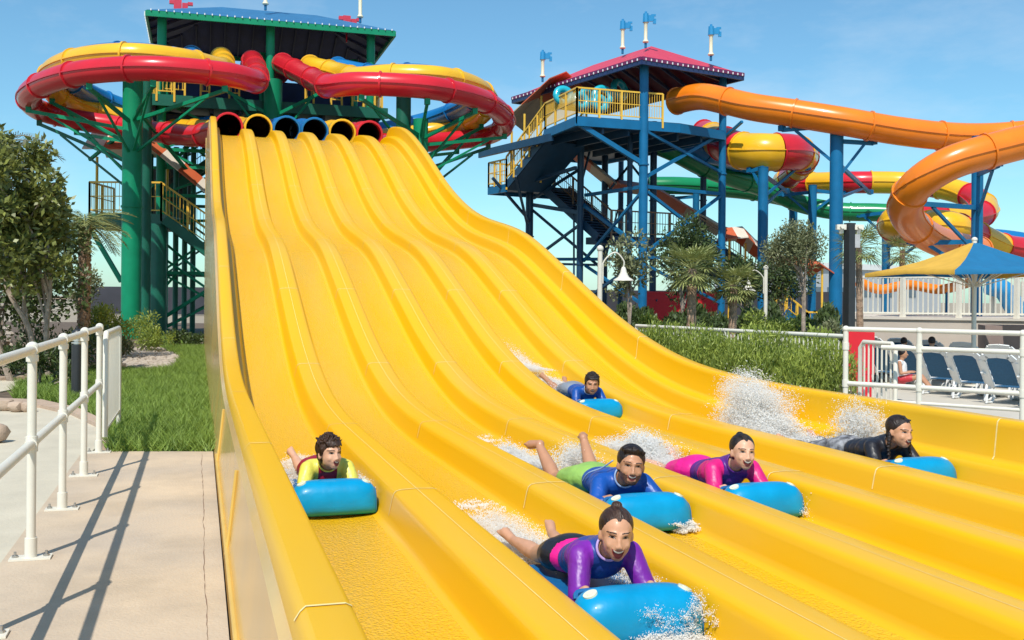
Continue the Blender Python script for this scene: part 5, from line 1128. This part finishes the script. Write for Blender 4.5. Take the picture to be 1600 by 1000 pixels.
YEF = fab('pale_yellow_lycra', (.72, .66, .10)); MAR = fab('maroon_lycra', (.30, .008, .03)); BKF = fab('black_lycra', (.014, .014, .02)); PNK = fab('hot_pink_fabric', (.70, .01, .22)); PBK = mat('black_and_white_print', (.02, .02, .025), .6, .1, 22, col2=(.4, .4, .42)); LBL = mat('pale_blue_piping', (.30, .42, .65), .5, .05, 10)
GRYF = fab('grey_swim_shorts', (.22, .24, .28))
HK = hairm('black', (.022, .014, .012)); HB = hairm('dark_brown', (.05, .024, .014))
sk1 = skin('light', (.66, .37, .24)); sk2 = skin('tan', (.47, .235, .135)); sk3 = skin('olive', (.57, .30, .18)); BRD = mat('short_beard', (.12, .06, .04), .6, .2, 60, bump=.3, bscale=150)
def sl_fn(i_s, i_c, w_=.125, yl=.30): return lambda c, S: i_s if abs(c.x) > w_*S and c.y < yl*S else i_c
MATS_L = {}
riders = {}
riders['boy'] = rider('boy in a pale yellow and maroon top looking aside in the leftmost lane', 1, 517, 0.325, 0.76, dict(hs=0.88, skin=sk1, hairm=HB, hair='tousled', yaw=24, pitch=-2, roll=0, sleeve=.75, top=[MAR, YEF], colfn=sl_fn(1, 0, .075, .6), trim=YEF, shorts=[MAR], fold=(12, 4), mo=.017, mw=.021, squint=.6, ew=.20, matlabel='blue racing mat under the boy in yellow, in the far left lane'))
riders['girl'] = rider('laughing girl with a top bun and purple top, nearest rider, in the second lane', 2, 966, 0.348, 0.74, dict(hs=0.87, skin=sk3, hairm=HB, hair='bun', yaw=-15, pitch=4, roll=3, sleeve=1.25, top=[NAV, PUR], colfn=sl_fn(1, 0, .085, .36), trim=mat('lilac_trim', (.5, .35, .7), .5), shorts=[BKF, PNK], shortfn=lambda c, S: 1 if c.y < .615*S else 0, fold=(0, 5), kw=.09, mo=.020, mw=.026, leg=.28, matlabel='blue racing mat of the nearest rider, wet with droplets at the bottom of the photo', ew=.195, sw=.145, mrz=-2))
riders['man'] = rider('bearded man in a royal blue top and lime shorts with both feet raised, third lane', 3, 988, 0.322, 0.88, dict(hs=1.0, skin=sk2, hairm=HK, hair='quiff', yaw=-16, pitch=0, roll=6, sleeve=1.3, top=[BLL], trim=LBL, seams=True, beard=BRD, shorts=[LIM], fold=(34, 42), kw=.15, aw=.02, mo=.013, mw=.025, leg=.5, ew=.22, matlabel='blue racing mat under the bearded man, in the third lane'))
riders['woman'] = rider('laughing woman with tied black hair in a magenta and violet top, fourth lane', 4, 1163, 0.35, 0.86, dict(hs=0.94, skin=sk1, hairm=HK, hair='tied', yaw=-10, pitch=-2, roll=3, sleeve=1.3, top=[VIO, MAG], colfn=sl_fn(1, 0, .095, .40), trim=VIO, shorts=[PNK], fold=(5, 8), mo=.018, mw=.026, leg=.5, matlabel='blue racing mat under the woman in magenta, in the fourth lane'))
riders['farboy'] = rider('boy with cropped black hair in a blue top, smallest and farthest rider, fifth lane', 5, 924, 0.322, 0.8, dict(hs=0.98, skin=sk2, hairm=HK, hair='crop', yaw=-16, pitch=4, sleeve=.8, top=[BLL], trim=LBL, shorts=[GRYF], fold=(12, 4), mo=.010, mw=.022, matlabel='blue racing mat of the farthest rider, in the fifth lane'))
riders['teen'] = rider('girl with dark braids in a black top and printed leggings at right, sixth lane', 6, 1408, 0.35, 0.88, dict(hs=0.98, skin=sk3, hairm=HK, hair='braids', yaw=6, pitch=4, roll=4, sleeve=1.3, top=[BKF], trim=BKF, shorts=[PBK], fold=(4, 8), mo=.014, mw=.022, leg=1.0, matlabel='blue racing mat under the girl in black, in the lane beside the outer wall'))

def sitter(label, p, face, S, top, shorts, sk, hm):
    """a person sitting on a lounger; p: seat point, face: heading"""
    f = Vector((math.cos(face), math.sin(face), 0)); sd = Vector((-f.y, f.x, 0)); U = Vector((0, 0, 1)); g = G()
    pe = U*.10*S; ch = U*.40*S-f*.02; nk = U*.54*S; hd = U*.68*S+f*.03*S; FM = Matrix((tuple(sd), tuple(-f), (0, 0, 1))).transposed()
    g.ell(hd, (.075*S, .09*S, .11*S), 16, 12, FM); capsule(g, hd-f*.0, nk, .05*S, .05*S); g.ell(hd-U*.05*S+f*.03*S, (.05*S, .06*S, .06*S), 12, 8, FM); capsule(g, hd+f*.085*S+U*.0, hd+f*.105*S-U*.025*S, .008, .012)
    def tr(e): capsule(g, pe, ch, .12*S+e, .125*S+e); capsule(g, ch+U*.07*S+sd*.12*S, ch+U*.07*S-sd*.12*S, .06*S+e, .06*S+e)
    tr(0); K = []
    for s in (-1, 1):
        sh = ch+U*.08*S+sd*s*.16*S; el = sh-U*.24*S+sd*s*.04*S+f*.04*S; ha = el+f*.20*S+U*.03*S-sd*s*.05*S; capsule(g, sh, el, .048*S, .037*S); capsule(g, el, ha, .036*S, .024*S); g.ell(ha+f*.03*S, (.03*S, .045*S, .02*S), 10, 6, FM)
        for q in range(4): capsule(g, ha+f*.05*S+sd*(q-1.5)*.016*S, ha+f*.095*S+sd*(q-1.5)*.018*S-U*.012, .008*S, .007*S, 6)
        kn = pe+f*.42*S+sd*s*.10*S+U*.06; an = kn+f*.22*S-U*.26*S; capsule(g, pe+sd*s*.08*S, kn, .08*S, .055*S); capsule(g, kn, an, .052*S, .033*S); capsule(g, an, an+f*.14*S-U*.02, .034*S, .028*S); K.append((pe+sd*s*.08*S, kn))
    b = solid(g, .009, 2, 'person', [sk]); b.location = p; tag(b, label, 'person', 'bathers on the loungers')
    g = G(); tr(.012); solid(g, .012, 2, 'vest', [top], b); g = G(); capsule(g, pe, pe+U*.03, .135*S, .12*S)
    for a, c in K: capsule(g, a, a.lerp(c, .5), .095*S, .08*S)
    solid(g, .012, 2, 'shorts', [shorts], b)
    g = G(); g.ell(hd+U*.025*S-f*.018*S, (.084*S, .094*S, .095*S), 16, 12, FM); solid(g, .009, 2, 'hair', [hm], b)
    return b
VST = fab('white_vest', (.72, .70, .68)); RDF = fab('red_shorts', (.5, .03, .04))
ps = at(1409, 592, 20.0); sitter('child in a white vest and red shorts sitting between the loungers behind the railing', Vector((ps.x, ps.y, -.22)), ang-R(70), .85, VST, RDF, sk2, HK)
ps = at(1412, 560, 25.0); sitter('dark haired bather whose head shows above the loungers right of the red sign', Vector((ps.x, ps.y, -.25)), ang, .95, NAV, BKF, sk2, HK)
ps = at(1456, 556, 23.6); sitter('dark haired bather whose head shows above the loungers left of the parasol pole', Vector((ps.x, ps.y, -.22)), ang+R(20), 1.0, BKF, NAV, sk2, HK)
# ---------------------------------------------------------------- water
def water_mat():
    m = bpy.data.materials.new('white_water_spray'); m.use_nodes = True; n = m.node_tree; L = n.links; b = n.nodes['Principled BSDF']
    b.inputs['Base Color'].default_value = (.93, .92, .90, 1); b.inputs['Roughness'].default_value = .3; b.inputs['Specular IOR Level'].default_value = .6
    t = n.nodes.new('ShaderNodeBsdfTranslucent'); t.inputs[0].default_value = (.97, .96, .93, 1); x = n.nodes.new('ShaderNodeMixShader'); x.inputs[0].default_value = .5
    L.new(b.outputs[0], x.inputs[1]); L.new(t.outputs[0], x.inputs[2]); L.new(x.outputs[0], n.nodes['Material Output'].inputs[0]); return m
WAT = water_mat()
OCT = np.array([[1, 0, 0], [-1, 0, 0], [0, 1, 0], [0, -1, 0], [0, 0, 1], [0, 0, -1]], float); OF = np.array([[0, 2, 4], [2, 1, 4], [1, 3, 4], [3, 0, 4], [2, 0, 5], [1, 2, 5], [3, 1, 5], [0, 3, 5]])
def spray(name, label, blobs, seed=0):
    """blobs: (centre, radii, count, drop size, upward throw); drops are small stretched octahedra"""
    r = np.random.default_rng(seed); C = []; Z = []
    for c, rad, n, s, th in blobs:
        n = int(n*4.6); s = s*.43
        m_ = max(6, n//110); q = nrm(r.normal(size=(m_, 3)))*(r.random(m_)**.5)[:, None]*.72; dv = nrm(r.normal(size=(m_, 3))*.5+np.array([0, .7, .6])); ln = r.uniform(.25, .8, m_)
        i = r.integers(0, m_, n); t = r.random(n); p = q[i]+dv[i]*(t*ln[i])[:, None]; p[:, 2] -= .35*t*t*ln[i]; p += r.normal(size=(n, 3))*(.035+.11*t)[:, None]
        p = np.array(c)+p*np.array(rad); C.append(p); Z.append(s*(.35+1.1*r.random(len(p))**2.2))
    C = np.concatenate(C); Z = np.concatenate(Z); fl = np.array([zfloor(y) for y in C[:, 1]]); C[:, 2] = np.maximum(C[:, 2], fl+.004); n = len(C)
    st = np.stack([.7+.5*r.random(n), .8+1.2*r.random(n), .7+.7*r.random(n)], 1)*Z[:, None]; a = r.random(n)*6.28; ca, sa = np.cos(a), np.sin(a)
    V = OCT[None]*st[:, None]; V = np.stack([V[..., 0]*ca[:, None]-V[..., 2]*sa[:, None], V[..., 1], V[..., 0]*sa[:, None]+V[..., 2]*ca[:, None]], 2)+C[:, None]
    T = V[:, OF].reshape(-1, 3, 3); return tag(fastmesh(name, T, 3, WAT, kind='stuff'), label)
def P3(k, dy, z, dx=0.0):
    b = riders[k][1]; y = b[1]+dy; return (b[0]+dx, y, zfloor(y)+z)
spray('water_splash', 'big white spray behind the girl in black', [(P3('teen', 1.0, .04), (.28, .8, .16), 9000, .010, 0), (P3('teen', 1.7, .12), (.30, .8, .24), 9000, .010, 0), (P3('teen', 2.0, .28, .1), (.32, .65, .32), 8000, .009, 0), (P3('teen', .75, .22, .26), (.16, .40, .30), 4200, .009, 0), (P3('teen', 2.3, .40, .15), (.30, .40, .28), 2500, .008, 0)], 1)
spray('water_splash', 'white wake behind the woman in magenta', [(P3('woman', 1.0, .05), (.27, .5, .15), 7000, .009, 0), (P3('woman', 1.4, .12), (.27, .40, .18), 7000, .009, 0), (P3('woman', 1.75, .06), (.25, .5, .12), 3500, .008, 0), (P3('woman', -.3, .02, .28), (.10, .25, .14), 1300, .006, 0)], 2)
spray('water_splash', 'white wake around the feet of the bearded man', [(P3('man', 1.55, .04, -.08), (.22, .65, .10), 6500, .008, 0), (P3('man', 1.2, .10, .16), (.16, .35, .20), 5200, .008, 0), (P3('man', 2.0, .05, -.1), (.2, .4, .12), 2600, .008, 0), (P3('man', -.32, .02, .20), (.12, .12, .06), 1500, .007, 0)], 3)
spray('water_splash', 'white water around the nearest girl and her mat', [(P3('girl', 1.0, .02), (.27, .55, .05), 6000, .006, 0), (P3('girl', 1.55, .02), (.26, .5, .04), 2500, .006, 0), (P3('girl', .25, .04, .22), (.09, .35, .10), 3000, .0055, 0), (P3('girl', -.36, .02, .05), (.25, .07, .05), 2800, .0055, 0), (P3('girl', -.34, .10, .18), (.12, .06, .10), 420, .0045, 0), (P3('girl', -.34, .09, .0), (.16, .035, .10), 260, .004, 0)], 4)
spray('water_splash', 'white water around the boy in yellow', [(P3('boy', .85, .03), (.25, .5, .08), 4200, .008, 0), (P3('boy', .2, .04, .25), (.06, .35, .10), 1800, .007, 0), (P3('boy', .4, .06, -.24), (.08, .4, .10), 2200, .007, 0), (P3('boy', 1.5, .01), (.24, .5, .02), 1100, .008, 0)], 5)
spray('water_splash', 'thin wake behind the farthest rider', [(P3('farboy', 1.0, .04, -.05), (.24, .7, .10), 3500, .009, 0), (P3('farboy', 1.8, .03, -.1), (.2, .9, .05), 2200, .009, 0)], 6)
fo = []
for k, y, n in ((3, 8.6, 700), (6, 8.9, 500), (2, 5.9, 700)):
    fo.append(((lane_x(k)+.05, y, zfloor(y)), (.25, .34, .012), int(n*.42), .0085, 0))
spray('foam', 'thin lines of white foam across the lanes', fo, 9)
